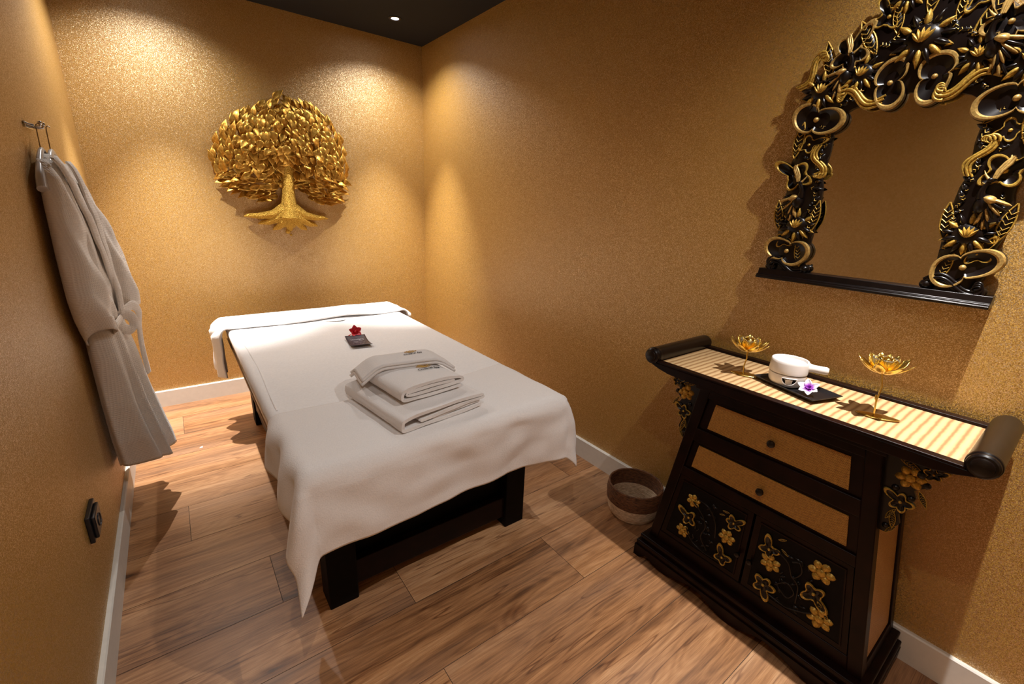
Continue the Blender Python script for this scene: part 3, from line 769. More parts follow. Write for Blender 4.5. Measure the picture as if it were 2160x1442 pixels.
for sg in (1, -1):
    ya = (lambda z: CY+.004) if sg > 0 else (lambda z: R_(z)+.040)
    yb = (lambda z: L_(z)-.040) if sg > 0 else (lambda z: CY-.004)
    d = fr_panel('door', .152, .434, 0, 'lacquer2', XF_+.003, cab, ya, yb)
    pa = (lambda z: CY+.026) if sg > 0 else (lambda z: R_(z)+.060)
    pb = (lambda z: L_(z)-.060) if sg > 0 else (lambda z: CY-.026)
    mb = MB(); trap(mb, pa, pb, .172, .414, XF_+.0005, XF_+.006); p = mb.build('carved_field', 'bedblack', d); p.location = (0, 0, 0)
    mb = MB()   # raised frame bead around the field
    for (f1, f2, z0, z1) in ((lambda z: pa(z)-.004, lambda z: pa(z), .168, .418), (pb, lambda z: pb(z)+.004, .168, .418)):
        trap(mb, f1, f2, z0, z1, XF_-.001, XF_+.006)
    trap(mb, pa, pb, .414, .418, XF_-.001, XF_+.006); trap(mb, pa, pb, .168, .172, XF_-.001, XF_+.006)
    p = mb.build('panel_bead', 'lacquer2', d); p.location = (0, 0, 0)
    cv = Carve(0, 0, -XF_)
    if sg > 0:
        F = [(2.846, .357, .042, 20), (2.826, .213, .042, 60), (2.985, .294, .046, 10)]
        O = [(2.842, .283, .062, 150, 3), (2.999, .362, .052, 40, 3), (2.985, .209, .060, 110, 3)]
        LF = [(2.955, .385, .024, 10), (2.965, .372, .020, 200)]
        SC = [[(2.85, .36), (2.89, .33), (2.91, .29), (2.90, .24), (2.93, .20)], [(2.87, .38), (2.91, .37), (2.94, .33), (2.95, .27)], [(2.84, .24), (2.87, .20), (2.92, .185), (2.98, .19)]]
    else:
        F = [(3.131, .297, .050, 30), (3.264, .366, .056, 5), (3.291, .213, .056, 20)]
        O = [(3.120, .345, .060, 105, 3), (3.128, .208, .066, -70, 4), (3.262, .286, .070, -45, 3)]
        LF = [(3.275, .268, .060, -50), (3.137, .393, .026, 30), (3.152, .368, .026, -30)]
        SC = [[(3.14, .36), (3.18, .34), (3.20, .30), (3.22, .33), (3.21, .36), (3.19, .35)], [(3.16, .24), (3.19, .27), (3.215, .25), (3.20, .22), (3.175, .235)], [(3.15, .19), (3.20, .185), (3.24, .20), (3.27, .22)], [(3.20, .30), (3.22, .28), (3.225, .22)]]
    def AX(y): return y          # a = -y because y0 = 0
    for i, (y, z, s, r) in enumerate(F): cv.flower(AX(y), z, s*1.18, r, 6)
    for i, (y, z, s, r, l) in enumerate(O): cv.orchid(AX(y), z, s*1.2, r, l, seed=i, mg=1)
    for (y, z, s, r) in LF: cv.leaf(AX(y), z, s, r)
    for pts in SC: cv.stem(pts, .0025, 0)
    for i in range(26):
        yy = random.uniform(2.86, 2.95) if sg > 0 else random.uniform(3.16, 3.25); zz = random.uniform(.18, .39)
        cv.blob(cv.X(yy, zz, 0, 1), 0, 0, .020, .008, .004, random.uniform(0, 360), 0)
    p = cv.mb.build('gilded_flower_carving', ['lacquer', 'cutgold'], d, angle=60); p.location = (0, 0, 0)
    ky = CY+sg*.0205; mb = MB(); f_ = lambda p: (XF_+.002-p[2], ky+p[0], .264+p[1])
    mb.lathe([(.004, 0), (.004, .008), (.008, .011), (.0095, .016), (.008, .021), (.0001, .024)], 18, xf=f_); k = mb.build('knob', 'lacquer', d); k.location = (0, 0, 0)
# carved brackets beneath the overhang
for sg in (1, -1):
    cv = Carve(CY, 0, .300)
    e = lambda z: half(z)
    # backing: stepped outline
    out = [(half(.812), .812), (.385, .812), (.392, .800), (.372, .788), (.376, .770), (.350, .755), (.352, .730), (.335, .715), (.345, .695), (.325, .675), (.335, .655), (.322, .635), (.330, .610), (.318, .585), (.308, .570), (half(.57), .570)]
    mb = MB(); poly = [(CY-(-sg)*a if False else CY+sg*a, z) for a, z in out]
    mb.prism(poly, -.300, -.290, 0)
    br = mb.build('carved_bracket', 'lacquer', cab)
    S = -sg
    for (a, b, s, r) in ((.322, .745, .058, 10),): cv.flower(S*a, b, s, r)
    for (a, b, s, r, l) in ((.318, .672, .062, 150, 3), (.360, .776, .045, 30, 4)): cv.orchid(S*a, b, s, r, l, seed=3)
    for (a, b, s, r) in ((.29, .79, .05, -20), (.345, .72, .045, -60), (.31, .64, .05, -80), (.325, .60, .035, -120), (.375, .80, .04, 160), (.30, .61, .04, 70)): cv.leaf(S*a, b, s, r if sg < 0 else 180-r)
    for (a, b, s) in ((.340, .765, .04), (.355, .74, .03), (.30, .705, .03), (.335, .69, .03), (.305, .59, .028), (.37, .79, .03)):
        cv.mb.ball((0, 0, 0), (.5, .5, .4), 10, 0, cv.X(S*a, b, 0, s*.6))
    c2 = cv.mb.build('gilded_carving', ['lacquer', 'cutgold'], br, angle=60); c2.location = (0, 0, 0)
# plinth
mb = MB()
mb.box((-.352, CY-.388, .085), (XB_+.004, CY+.388, .102)); mb.box((-.360, CY-.398, .045), (XB_+.004, CY+.398, .072)); mb.box((-.346, CY-.386, .070), (XB_+.004, CY+.386, .088))
mb.build('plinth_moulding', 'lacquer2', cab, bevel=.004)
n = 60; pr = []
for i in range(n+1):
    t = i/n; y = CY+.400-.80*t; u = abs(t-.5)*2
    z = .0 if u > .93 else (.022+.020*cos((1-u)*9.5)*(1-.3*u) if u < .86 else lerp(.022+.02*cos(.14*9.5)*.74, 0, (u-.86)/.07))
    pr.append((y, max(z, 0)))
poly = pr+[(CY-.40, .050), (CY+.40, .050)]
mb = MB(); mb.prism(poly, -.366, -.346, 0)
mb.build('front_apron', 'lacquer2', cab)
for sg in (1, -1):
    mb = MB(); mb.box((-.34, CY+sg*.40-(.018 if sg > 0 else 0), .0), (XB_+.004, CY+sg*.40+(0 if sg > 0 else .018), .050)); mb.build('side_apron', 'lacquer2', cab, bevel=.002)

# ------------------------------------------------------------------ candle holders
ZC = .8525
def candle_holder(cx, cy, hgt, lab, seed):
    e = empty('lotus_candle_holder', (cx, cy, ZC), lab, 'candle holder', 'gold lotus candle holders on the cabinet')
    rnd = random.Random(seed)
    fcx = Vector((cx+.012, cy+.006*seed, ZC+hgt))
    mb = MB(); mb.tube([V(cx, cy, ZC+.002), V(cx+.003, cy+.004, ZC+hgt*.35), V(cx+.008, cy+.002, ZC+hgt*.7), tuple(fcx)], .0022, 8)
    if seed == 2: petal(mb, (cx+.003, cy+.003, ZC+hgt*.33), (0, .3, 1), (1, 0, 0), .022, .008, .1)
    mb.build('stem', 'gold', e)
    mb = MB()   # leaf-shaped foot
    def LP(u, v):
        s = (u-.5)*2; x = (v-.42)*.095; w = .024*sin(pi*min(max(v*.96+.02, 0), 1))**.7
        return (cx+w*s*1.0+.25*x, cy-x, ZC+.0012+.004*(1-s*s)*sin(pi*v)+.006*max(0, v-.75))
    mb.grid(9, 14, LP); mb.build('leaf_foot', 'gold', e, solid=.0012)
    for ring, (n_, l, w, tilt, h, off) in enumerate(((8, .066, .028, .16, .0, .008), (7, .052, .027, .60, .003, .010), (7, .042, .024, 1.5, .004, .014))):
        for i in range(n_):
            a = 2*pi*i/n_+ring*.45+rnd.uniform(-.08, .08)
            d = (cos(a), sin(a), tilt+rnd.uniform(-.06, .06))
            mb = MB(); petal(mb, fcx+V(cos(a)*off, sin(a)*off, h), d, (-cos(a)*.5, -sin(a)*.5, 1), l, w*1.15, .48, cup=.35, n=7, m=8)
            mb.build('petal', 'gold', e, solid=.0008)
    mb = MB(); mb.lathe([(.0001, .010), (.016, .011), (.025, .018), (.0285, .028), (.0285, .042), (.0262, .042), (.0262, .029), (.021, .020), (.014, .0135), (.0001, .013)], 28, center=tuple(fcx), cap=False)
    mb.tube([(fcx.x+.0273*cos(2*pi*j/36), fcx.y+.0273*sin(2*pi*j/36), fcx.z+.042) for j in range(37)], .0018, 8, cap=False)
    mb.build('glass_cup', 'glass', e)
candle_holder(-.226, -2.885, .078, 'shorter gold lotus candle holder at the far end beside the white bowl', 1)
candle_holder(-.232, -3.255, .120, 'taller gold lotus candle holder with long stem near the viewer', 2)

# ------------------------------------------------------------------ tray, oil warmer, orchid
TC = Vector((-.212, -3.045, ZC)); TR = -18
ct, st_ = cos(radians(TR)), sin(radians(TR))
def tx(p): # local: p[0] short axis (x), p[1] long axis (y)
    return (TC.x+p[0]*ct-p[1]*st_, TC.y+p[0]*st_+p[1]*ct, TC.z+p[2])
mb = MB()
a, b_ = .063, .106
def trayring(k, z, e=0): return [tx((sx*(a*k+e), sy*(b_+e-(1-k)*a), z)) for sx, sy in ((-1, -1), (1, -1), (1, 1), (-1, 1))]
rs = [trayring(.78, 0), trayring(1.0, .012), trayring(1.0, .014), trayring(.93, .0135), trayring(.80, .006)]
vs = sum(rs, []); fs = [(3, 2, 1, 0), (16, 17, 18, 19)]
for q in range(4): fs += [(q*4+i, q*4+(i+1) % 4, (q+1)*4+(i+1) % 4, (q+1)*4+i) for i in range(4)]
mb.add(vs, fs); tag(mb.build('serving_tray', 'slate', origin=tuple(TC), bevel=.0015), 'small black rectangular tray under the white bowl on the straw mat', 'tray')
BC = Vector(tx((-.010, .030, 0))); zb = ZC+.0065
def curved_hole_warmer():
    mb = MB()
    prof = [(.0001, .0), (.036, .0), (.044, .004), (.0505, .016), (.0525, .030), (.0520, .040), (.047, .041), (.046, .030), (.042, .012), (.0001, .006)]
    mb.lathe(prof, 48, center=(BC.x, BC.y, zb), cap=False)
    o = mb.build('warmer_body', 'ceramic', wr_, angle=50)
    return o
wr_ = empty('oil_warmer', (BC.x, BC.y, zb), 'round white ceramic warmer base with half moon opening on the black tray', 'oil warmer')
curved_hole_warmer()
# half-moon opening: inner shade painted as a black surface patch, with raised ceramic lip
view = atan2(-.55, -1.0)
def wsurf(ang, z, off=0):
    r = table([(0, .036), (.004, .044), (.016, .0505), (.030, .0525), (.040, .052)], z)[0]+off
    return (BC.x+r*cos(ang), BC.y+r*sin(ang), zb+z)
hm = []
for i in range(25):
    t = i/24; A = pi*t; hm.append((view+.40*cos(A), .034-.022*sin(A)))
mb = MB(); vs = [wsurf(a_, z_, .0006) for a_, z_ in hm]
mid = [wsurf(a_, .034, .0006) for a_, z_ in hm]
mb.add(vs+mid, [(i, i+1, 25+i+1, 25+i) for i in range(24)]); mb.build('opening', 'bedblack', wr_)
mb = MB(); mb.tube([wsurf(a_, z_, .001) for a_, z_ in hm+[(view-.2, .0345), (view, .0345), (view+.2, .0345), hm[0]]], .0014, 6); mb.build('opening_lip', 'ceramic', wr_)
mb = MB(); mb.lathe([(.0001, .008), (.012, .008), (.0125, .02), (.0001, .02)], 20, center=(BC.x, BC.y, zb)); mb.build('tealight', 'wax', wr_)
zc = zb+.0415
bw = empty('oil_bowl', (BC.x, BC.y, zc), 'white ceramic bowl with stub handle and pale oil resting on the warmer', 'bowl')
mb = MB(); mb.lathe([(.0001, .001), (.046, .0), (.0535, .003), (.0545, .010), (.0530, .034), (.0525, .0415), (.051, .043), (.0485, .0415), (.0480, .034), (.047, .022), (.0001, .020)], 48, center=(BC.x, BC.y, zc), cap=False)
mb.build('bowl_body', 'ceramic', bw, angle=50)
ha = radians(-68)
hd = V(cos(ha), sin(ha), -.02)
p0 = Vector((BC.x, BC.y, zc+.026))
mb = MB(); mb.tube([p0+hd*.046, p0+hd*.056, p0+hd*.066, p0+hd*.098, p0+hd*.1035], [.018, .0135, .0118, .0122, .0095], 20); mb.build('handle', 'ceramic', bw, angle=50)
mb = MB(); mb.lathe([(.0001, .0345), (.0470, .0345), (.0478, .0335)], 40, center=(BC.x, BC.y, zc), cap=False); mb.build('massage_oil', 'wax', bw)
oc = Vector(tx((-.018, -.055, .026)))
of = empty('orchid_blossom', tuple(oc), 'white orchid blossom with purple centre lying on the black tray', 'flower')
for k in range(6):
    A = 2*pi*k/6+.3
    d = (-.25+cos(A)*.55, sin(A), cos(A)*.55+.10)
    mb = MB(); petal(mb, (0, 0, 0), d, (-.7, 0, .7), .030+.003*(k % 2), .020, .12, cup=.4)
    o = mb.build('petal', 'orchid', None, solid=.001); o.parent = of
mb = MB()
for k in range(14):
    A = 2*pi*k/14; mb.tube([(0, 0, 0), (-.006+cos(A)*.006, sin(A)*.009, .007+cos(A)*.004)], .0011, 5)
o = mb.build('flower_center', 'orchid', None); o.parent = of

# ------------------------------------------------------------------ mirror
MY = -3.085
mir = empty('carved_mirror', (-.02, MY, 1.165), 'arched mirror in a black and gold frame of carved flowers and birds', 'mirror')
INN = [(.165, 1.19), (.162, 1.30), (.158, 1.40), (.163, 1.47), (.172, 1.50), (.165, 1.58), (.168, 1.64), (.160, 1.675), (.130, 1.695), (.08, 1.712), (.03, 1.718)]
OUT = [(.270, 1.19), (.262, 1.215), (.272, 1.26), (.268, 1.31), (.280, 1.36), (.276, 1.42), (.268, 1.46), (.276, 1.52), (.270, 1.57), (.280, 1.62), (.274, 1.67), (.272, 1.72), (.256, 1.76), (.245, 1.80), (.215, 1.832), (.188, 1.862), (.150, 1.90), (.118, 1.935), (.105, 1.97), (.07, 2.00), (.045, 2.04), (.0, 2.065)]
def resamp(pts, n):
    L = [0]
    for p, q in zip(pts, pts[1:]): L.append(L[-1]+hypot(q[0]-p[0], q[1]-p[1]))
    out = []
    for i in range(n):
        s = L[-1]*i/(n-1); k = 0
        while k < len(L)-2 and L[k+1] < s: k += 1
        t = (s-L[k])/(L[k+1]-L[k]); out.append((lerp(pts[k][0], pts[k+1][0], t), lerp(pts[k][1], pts[k+1][1], t)))
    return out
NI = 60
inn = resamp(INN+[(0, 1.720)], NI); outr = resamp(OUT, NI)
inn = inn+[(-a, z) for a, z in reversed(inn[:-1])]; outr = outr+[(-a, z) for a, z in reversed(outr[:-1])]
K = len(inn)
mb = MB()
def ringv(k, c):   # k 0 inner .. 1 outer
    return [(-c, MY-lerp(i[0], o[0], k), lerp(i[1], o[1], k)) for i, o in zip(inn, outr)]
rings = [ringv(0, .012), ringv(0, .022), ringv(.12, .030), ringv(.4, .036), ringv(.75, .034), ringv(.95, .028), ringv(1, .020), ringv(1, .003)]
rings = [[(x-.003*N(i*.7, r_*3), y, z) for i, (x, y, z) in enumerate(rg)] for r_, rg in enumerate(rings)]
vs = sum(rings, []); fs = []
for q in range(len(rings)-1): fs += [(q*K+i, q*K+i+1, (q+1)*K+i+1, (q+1)*K+i) for i in range(K-1)]
mb.add(vs, fs); ground = mb
poly = [(MY-a*1.03, z+(.006 if z > 1.6 else 0)) for a, z in inn]
mb = MB(); mb.prism(poly, -.014, -.010, 0); mb.build('mirror_glass', 'mirror', mir, smooth=False)
poly = [(MY-a*.99, z) for a, z in outr]; mb = MB(); mb.prism(poly, -.008, -.001, 0); mb.build('backboard', 'bedblack', mir, smooth=False)
# shelf moulding under the frame
mb = MB()
mb.prism([(-.001, 1.163), (-.062, 1.163), (-.064, 1.170), (-.060, 1.172), (-.060, 1.176), (-.050, 1.178), (-.046, 1.196), (-.001, 1.196)], MY-.298, MY+.298, 1)
mb.build('shelf_moulding', 'lacquer', mir, bevel=.0015)
def piece(name, fn, mats=('lacquer', 'cutgold')):
    cv = Carve(MY, 0, .030); fn(cv); return cv.mb.build(name, list(mats), mir, angle=60)
# feet scrolls at the bottom corners
for s in (1, -1):
    def f(cv, s=s):
        cv.scroll(s*.215, 1.212, .13, 0 if s > 0 else 180, flip=False, mg=0)
        cv.mb.ball((0, 0, 0), (.016, .014, .016), 12, 0, cv.X(s*.158, 1.208)); cv.mb.ball((0, 0, 0), (.020, .012, .014), 12, 0, cv.X(s*.265, 1.205))
    piece('scroll_foot', f)
els = []
for s in (1, -1):
    q = s
    els += [('flower_carving', 'orchid', q*.222, 1.262, .150, 20 if s > 0 else 160, 2, 1), ('flower_carving', 'orchid', q*.240, 1.30, .085, 60, 3, 2)]
    els += [('leaf_carving', 'leaf', q*.175, 1.215, .085, 75 if s > 0 else 105, 0, 0), ('leaf_carving', 'leaf', q*.235, 1.235, .085, 20 if s > 0 else 160, 0, 0)]
    els += [('lotus_carving', 'lotus', q*.210, 1.348, .120, 0, 0, 0)]
    els += [('leaf_carving', 'leaf', q*.265, 1.33, .10, 80 if s > 0 else 100, 0, 0), ('leaf_carving', 'leaf', q*.165, 1.33, .10, 95 if s > 0 else 85, 0, 0)]
    els += [('flower_carving', 'orchid', q*.240, 1.505, .135, 30 if s > 0 else 150, 3, 4)]
    els += [('scroll_carving', 'scroll', q*.185, 1.545, .13, 80 if s > 0 else 100, s < 0, 0)]
    els += [('flower_carving', 'orchid', q*.225, 1.600, .085, 15, 1, 6), ('flower_carving', 'orchid', q*.218, 1.672, .155, 10 if s > 0 else 170, 2, 7)]
    els += [('leaf_carving', 'leaf', q*.262, 1.56, .11, 95 if s > 0 else 85, 0, 0), ('leaf_carving', 'leaf', q*.17, 1.62, .06, 45 if s > 0 else 135, 0, 0)]
    els += [('lotus_carving', 'lotus', q*.222, 1.755, .125, 0, 0, 0)]
    els += [('scroll_carving', 'scroll', q*.258, 1.815, .14, -52 if s > 0 else 232, s < 0, 0)]
    els += [('leaf_carving', 'leaf', q*.205, 1.785, .11, 75 if s > 0 else 105, 0, 0)]
    els += [('scroll_carving', 'scroll', q*.115, 1.722, .16, 12 if s > 0 else 168, s > 0, 0)]
    els += [('flower_carving', 'orchid', q*.048, 1.748, .135, 100, 2, 8+s)]
    els += [('lotus_carving', 'lotus', q*.125, 1.785, .11, 10*s, 0, 0)]
    els += [('flower_carving', 'orchid', q*.165, 1.845, .135, 120 if s > 0 else 60, 3, 11), ('leaf_carving', 'leaf', q*.205, 1.845, .08, 120 if s > 0 else 60, 0, 0)]
    els += [('leaf_carving', 'leaf', q*.10, 1.83, .11, 60 if s > 0 else 120, 0, 0), ('leaf_carving', 'leaf', q*.135, 1.88, .08, 20 if s > 0 else 160, 0, 0)]
    els += [('flower_carving', 'orchid', q*.090, 1.92, .10, 60 if s > 0 else 120, 3, 12)]
    els += [('leaf_carving', 'leaf', q*.06, 1.87, .09, 80 if s > 0 else 100, 0, 0), ('lotus_carving', 'lotus', q*.055, 1.965, .10, 0, 0, 0)]
els += [('lotus_carving', 'lotus', 0, 1.845, .15, 0, 0, 0), ('lotus_carving', 'lotus', 0, 2.02, .10, 0, 0, 0), ('leaf_carving', 'leaf', 0, 1.90, .10, 90, 0, 0)]
els = [e for e in els if not (e[1] == 'leaf' and any(o[1] == 'orchid' and hypot(e[2]-o[2], e[3]-o[3]) < .36*o[4] for o in els))]
for (nm, kind, a, b, s, r, l, sd) in els:
    def f(cv):
        if kind == 'orchid': cv.orchid(a, b, s*.8, r, max(l, 1), seed=sd, sx=1.15)
        elif kind == 'lotus': cv.lotus(a, b, s, r)
        elif kind == 'leaf': cv.leaf(a, b, s, r)
        elif kind == 'scroll': cv.scroll(a, b, s*.8, r, flip=bool(l))
    piece(nm, f, ('lacquer', 'cutgold' if (sd % 2 == 0) else 'palegold'))
rf = random.Random(5)
ni = resamp(INN+[(0, 1.720)], 34); no = resamp(OUT, 34)
cv = Carve(MY, 0, .030)
for s in (1, -1):
    for i in range(34):
        for k in (.14, .5, .84):
            a = lerp(ni[i][0], no[i][0], k)*s; b = lerp(ni[i][1], no[i][1], k)
            if b < 1.215 or any(kd == 'orchid' and hypot(a-ea, b-eb) < es*.40 for (_, kd, ea, eb, es, *_r) in els): continue
            ang = rf.uniform(0, 360); L = rf.uniform(.030, .050)
            xf = cv.X(a-.5*L*cos(radians(ang)), b-.5*L*sin(radians(ang)), ang, L)
            cv.blob(xf, 0, 0, 1, rf.uniform(.35, .5), .22, 0, 0, 0, pointed=rf.uniform(.2, .8))
            for q in range(3): cv.mb.tube([(.25+.2*q, -.10, .20-.02*q), (.38+.2*q, 0, .235-.02*q), (.30+.2*q, .12, .20-.02*q)], .022, 5, 1 if rf.random() < .55 else 0, xf)
cv.mb.add(ground.v, ground.f, 0)
cv.mb.build('carved_frame', ['lacquer', 'cutgold'], mir, angle=60)
for (a, b, s, r, fl) in ((.222, 1.43, .105, -8, False), (-.222, 1.43, .105, 8, True), (.150, 1.80, .115, 0, False), (-.165, 1.79, .10, 0, True)):
    piece('bird_carving', lambda cv: cv.bird(a, b, s, r, fl), ('lacquer', 'palegold'))

# ------------------------------------------------------------------ basket
BK = Vector((-.150, -2.475, 0))
bk = empty('seagrass_basket', tuple(BK), 'small round two tone seagrass basket on the floor beside the cabinet', 'basket')
def coil_wall(z0, z1, nm, mat):
    mb = MB(); k = int((z1-z0)/.0075)
    for i in range(k):
        z = z0+(i+.5)*(z1-z0)/k
        r = table([(0, .098), (.03, .112), (.08, .122), (.12, .124), (.17, .118)], z)[0]
        n_ = 56; pts = [(BK.x+(r+.0015*N(i*3.1, j*.9))*cos(2*pi*j/n_), BK.y+(r+.0015*N(i*3.1, j*.9))*sin(2*pi*j/n_), z+.0012*N(j*.8, i*2)) for j in range(n_+1)]
        mb.tube(pts, .0052, 7, cap=False)
    return mb.build(nm, mat, bk)
coil_wall(.004, .075, 'pale_lower_wall', 'basketlight'); coil_wall(.075, .155, 'dark_rim_band', 'basketdark')
mb = MB()
for i in range(14):
    r = .006+i*.0072; mb.tube([(BK.x+r*cos(2*pi*j/40), BK.y+r*sin(2*pi*j/40), .008) for j in range(41)], .0050, 7, cap=False)
mb.build('coiled_base', 'basketlight', bk)

# ------------------------------------------------------------------ gold bodhi tree relief
TX, TY = -1.035, -.03
tree = empty('tree_wall_sculpture', (TX, 0, 1.13), 'gold metal tree relief with many leaves hanging on the back wall', 'wall sculpture')
def gold_leafy():
    m, nt, b = newmat('gold_leaf_metal')
    t = node(nt, 'ShaderNodeTexNoise', Scale=60.0, Detail=4.0); nt.links.new(coord(nt), t.inputs['Vector'])
    c = ramp(nt, t.outputs[0], [(.25, (.30, .135, .015)), (.5, (.55, .29, .045)), (.8, (.80, .52, .13))])
    nt.links.new(c, b.inputs['Base Color']); b.inputs['Metallic'].default_value = .8; b.inputs['Roughness'].default_value = .42
    bump(nt, b, t.outputs[0], .4, .003); return m
M['treegold'] = gold_leafy()
def bark():
    m, nt, b = newmat('gold_glitter_bark')
    v = node(nt, 'ShaderNodeTexVoronoi', Scale=220.0); nt.links.new(coord(nt), v.inputs['Vector'])
    t = node(nt, 'ShaderNodeTexNoise', Scale=1.0, Detail=4.0); nt.links.new(coord(nt, (70, 70, 14)), t.inputs['Vector'])
    c = ramp(nt, v.outputs['Distance'], [(.1, (.80, .55, .12)), (.7, (.45, .25, .03))])
    nt.links.new(c, b.inputs['Base Color']); b.inputs['Metallic'].default_value = .8; b.inputs['Roughness'].default_value = .35
    bump(nt, b, math_(nt, 'ADD', v.outputs['Distance'], t.outputs[0]), .9, .004); return m
M['bark'] = bark()
mb = MB()
tc_ = -1.048
mb.tube([(tc_-.004, -.04, 1.235), (tc_, -.045, 1.30), (tc_+.004, -.046, 1.37), (tc_+.01, -.048, 1.45), (tc_+.012, -.05, 1.53), (tc_+.018, -.055, 1.62), (tc_+.016, -.06, 1.72), (tc_+.02, -.05, 1.84)],
        [.085, .056, .043, .038, .037, .030, .022, .008], 18, flat=.62, up=(0, 1, 0))
for tx_, tz_, sx_ in ((-1.325, 1.237, -.055), (-1.246, 1.190, -.045), (-1.160, 1.150, -.03), (-1.062, 1.130, .0), (-.940, 1.150, .035), (-.865, 1.178, .05), (-.79, 1.230, .055), (-1.10, 1.165, -.012), (-1.02, 1.165, .015)):
    p0 = V(tc_+sx_*.55, -.045, 1.295); p3 = V(tx_, -.022, tz_)
    mid1 = V(lerp(p0.x, p3.x, .30), -.05, lerp(p0.z, p3.z, .55)-.01); mid2 = V(lerp(p0.x, p3.x, .66), -.035, lerp(p0.z, p3.z, .85)-.004)
    mb.tube([p0, mid1, mid2, lerp(mid2, p3, .6)+V(0, 0, .004), p3], [.040, .030, .020, .014, .004], 10, flat=.7, up=(0, 1, 0))
mb.ball((-1.068, -.04, 1.139), (.018, .012, .016), 10); mb.ball((-1.052, -.042, 1.118), (.010, .008, .009), 8)
mb.build('trunk_and_roots', 'bark', tree)
ENV = [(-1.03, 2.03), (-1.06, 1.975), (-1.12, 1.955), (-1.183, 1.922), (-1.25, 1.89), (-1.31, 1.845), (-1.37, 1.79), (-1.42, 1.715), (-1.45, 1.65), (-1.462, 1.59), (-1.45, 1.51), (-1.425, 1.44), (-1.37, 1.375), (-1.29, 1.345), (-1.21, 1.34), (-1.13, 1.37), (-1.10, 1.46), (-1.0, 1.465), (-.94, 1.42), (-.86, 1.35), (-.78, 1.335), (-.70, 1.35), (-.655, 1.42), (-.63, 1.50), (-.625, 1.60), (-.64, 1.70), (-.665, 1.79), (-.715, 1.87), (-.77, 1.925), (-.84, 1.965), (-.92, 1.985), (-.99, 1.985)]
def inside(x, z, poly):
    c = False
    for i in range(len(poly)):
        x1, z1 = poly[i]; x2, z2 = poly[i-1]
        if (z1 > z) != (z2 > z) and x < (x2-x1)*(z-z1)/(z2-z1)+x1: c = not c
    return c
def edge_dist(x, z):
    best = 9
    for i in range(len(ENV)):
        a = Vector(ENV[i]); b = Vector(ENV[i-1]); p = Vector((x, z)); ab = b-a
        t = max(0, min(1, (p-a).dot(ab)/ab.length_squared)); best = min(best, (p-(a+ab*t)).length)
    return best
rnd = random.Random(12)
pts = []
for k in range(9000):
    x, z = rnd.uniform(-1.47, -.62), rnd.uniform(1.33, 2.04)
    if not inside(x, z, ENV): continue
    if abs(x+1.03) < .04 and z < 1.58: continue
    if all((x-p[0])**2+(z-p[1])**2 > .0285**2 for p in pts): pts.append((x, z))
lf = MB()
def leaf3(mb, base, d, nrm, L, Wd, curl):
    d = Vector(d).normalized(); nrm = Vector(nrm); nrm = (nrm-d*nrm.dot(d)).normalized(); sd = d.cross(nrm); b = Vector(base)
    rows = [(0, .10), (.12, .72), (.30, 1.0), (.50, .86), (.68, .56), (.84, .22), (1.0, .02)]
    vs = []
    for v, w in rows:
        for s in (-1, -.5, 0, .5, 1):
            p = b+d*(L*v)+sd*(Wd*.5*w*s)+nrm*(-curl*L*(v-.35)**2+.14*Wd*abs(s)*w+(.03*Wd if s == 0 else 0))
            vs.append(tuple(p))
    fs = [(r*5+i, r*5+i+1, (r+1)*5+i+1, (r+1)*5+i) for r in range(6) for i in range(4)]
    mb.add(vs, fs)
for (x, z) in pts:
    ed = edge_dist(x, z); cx, cz = -1.04, 1.60
    r = hypot((x-cx)/.42, (z-cz)/.42)
    out = Vector((x-cx, z-cz)); out = out.normalized() if out.length > 1e-3 else Vector((0, -1))
    w = sm(.035, .12, ed)        # interior weight
    side = V(1 if x > cx else -1, 0)
    # rim leaves follow the outline upward, lower lobes point outward, inner ones hang
    if z < 1.50 and abs(x-cx) > .08:
        dir2 = Vector((side.x*1.0, -.28+rnd.uniform(-.35, .35)))
    elif w < .5:
        dir2 = Vector((out.x*.25-side.x*.55*max(0, out.y), abs(out.x)*.9+.45+out.y*.2))
        dir2 = dir2+Vector((rnd.uniform(-.3, .3), rnd.uniform(-.3, .3)))
    else:
        dir2 = Vector((rnd.uniform(-.65, .65)+out.x*.35, -1+rnd.uniform(-.2, .6)))
    dir2.normalize()
    depth = -.028-.062*sm(0, .17, ed)-rnd.uniform(0, .016)
    tilt = rnd.uniform(-.55, .25)
    d = V(dir2.x, tilt*.55, dir2.y)
    nrm = V(rnd.uniform(-.45, .45)+out.x*.3*(1-w), -1, rnd.uniform(-.2, .6))
    L = rnd.uniform(.064, .082)*(1.12 if w < .5 else 1.0); Wd = L*rnd.uniform(.66, .80)*(.72 if (w < .5 or z < 1.5) else 1)
    base = V(x, depth, z)-d.normalized()*L*.5
    base.y = min(base.y, -.012)
    leaf3(lf, base, d, nrm, L, Wd, rnd.uniform(.1, .6))
lf.build('leaf_canopy', 'treegold', tree, solid=.0012, angle=180)
mb = MB()
for i in range(26):     # branch wires under the leaves
    a = radians(-28+236*i/25); ex, ez = -1.035+.36*cos(a), 1.62+.33*sin(a)
    sz = 1.44+.3*(i % 5)/5
    p0 = V(-1.035, -.045, sz); p2 = V(ex, -.030, max(ez, 1.38)); p1 = (p0+p2)/2+V(0, -.012, .03)
    mb.tube([p0, p1, p2], [.008, .005, .003], 6)
mb.build('branches', 'bark', tree)

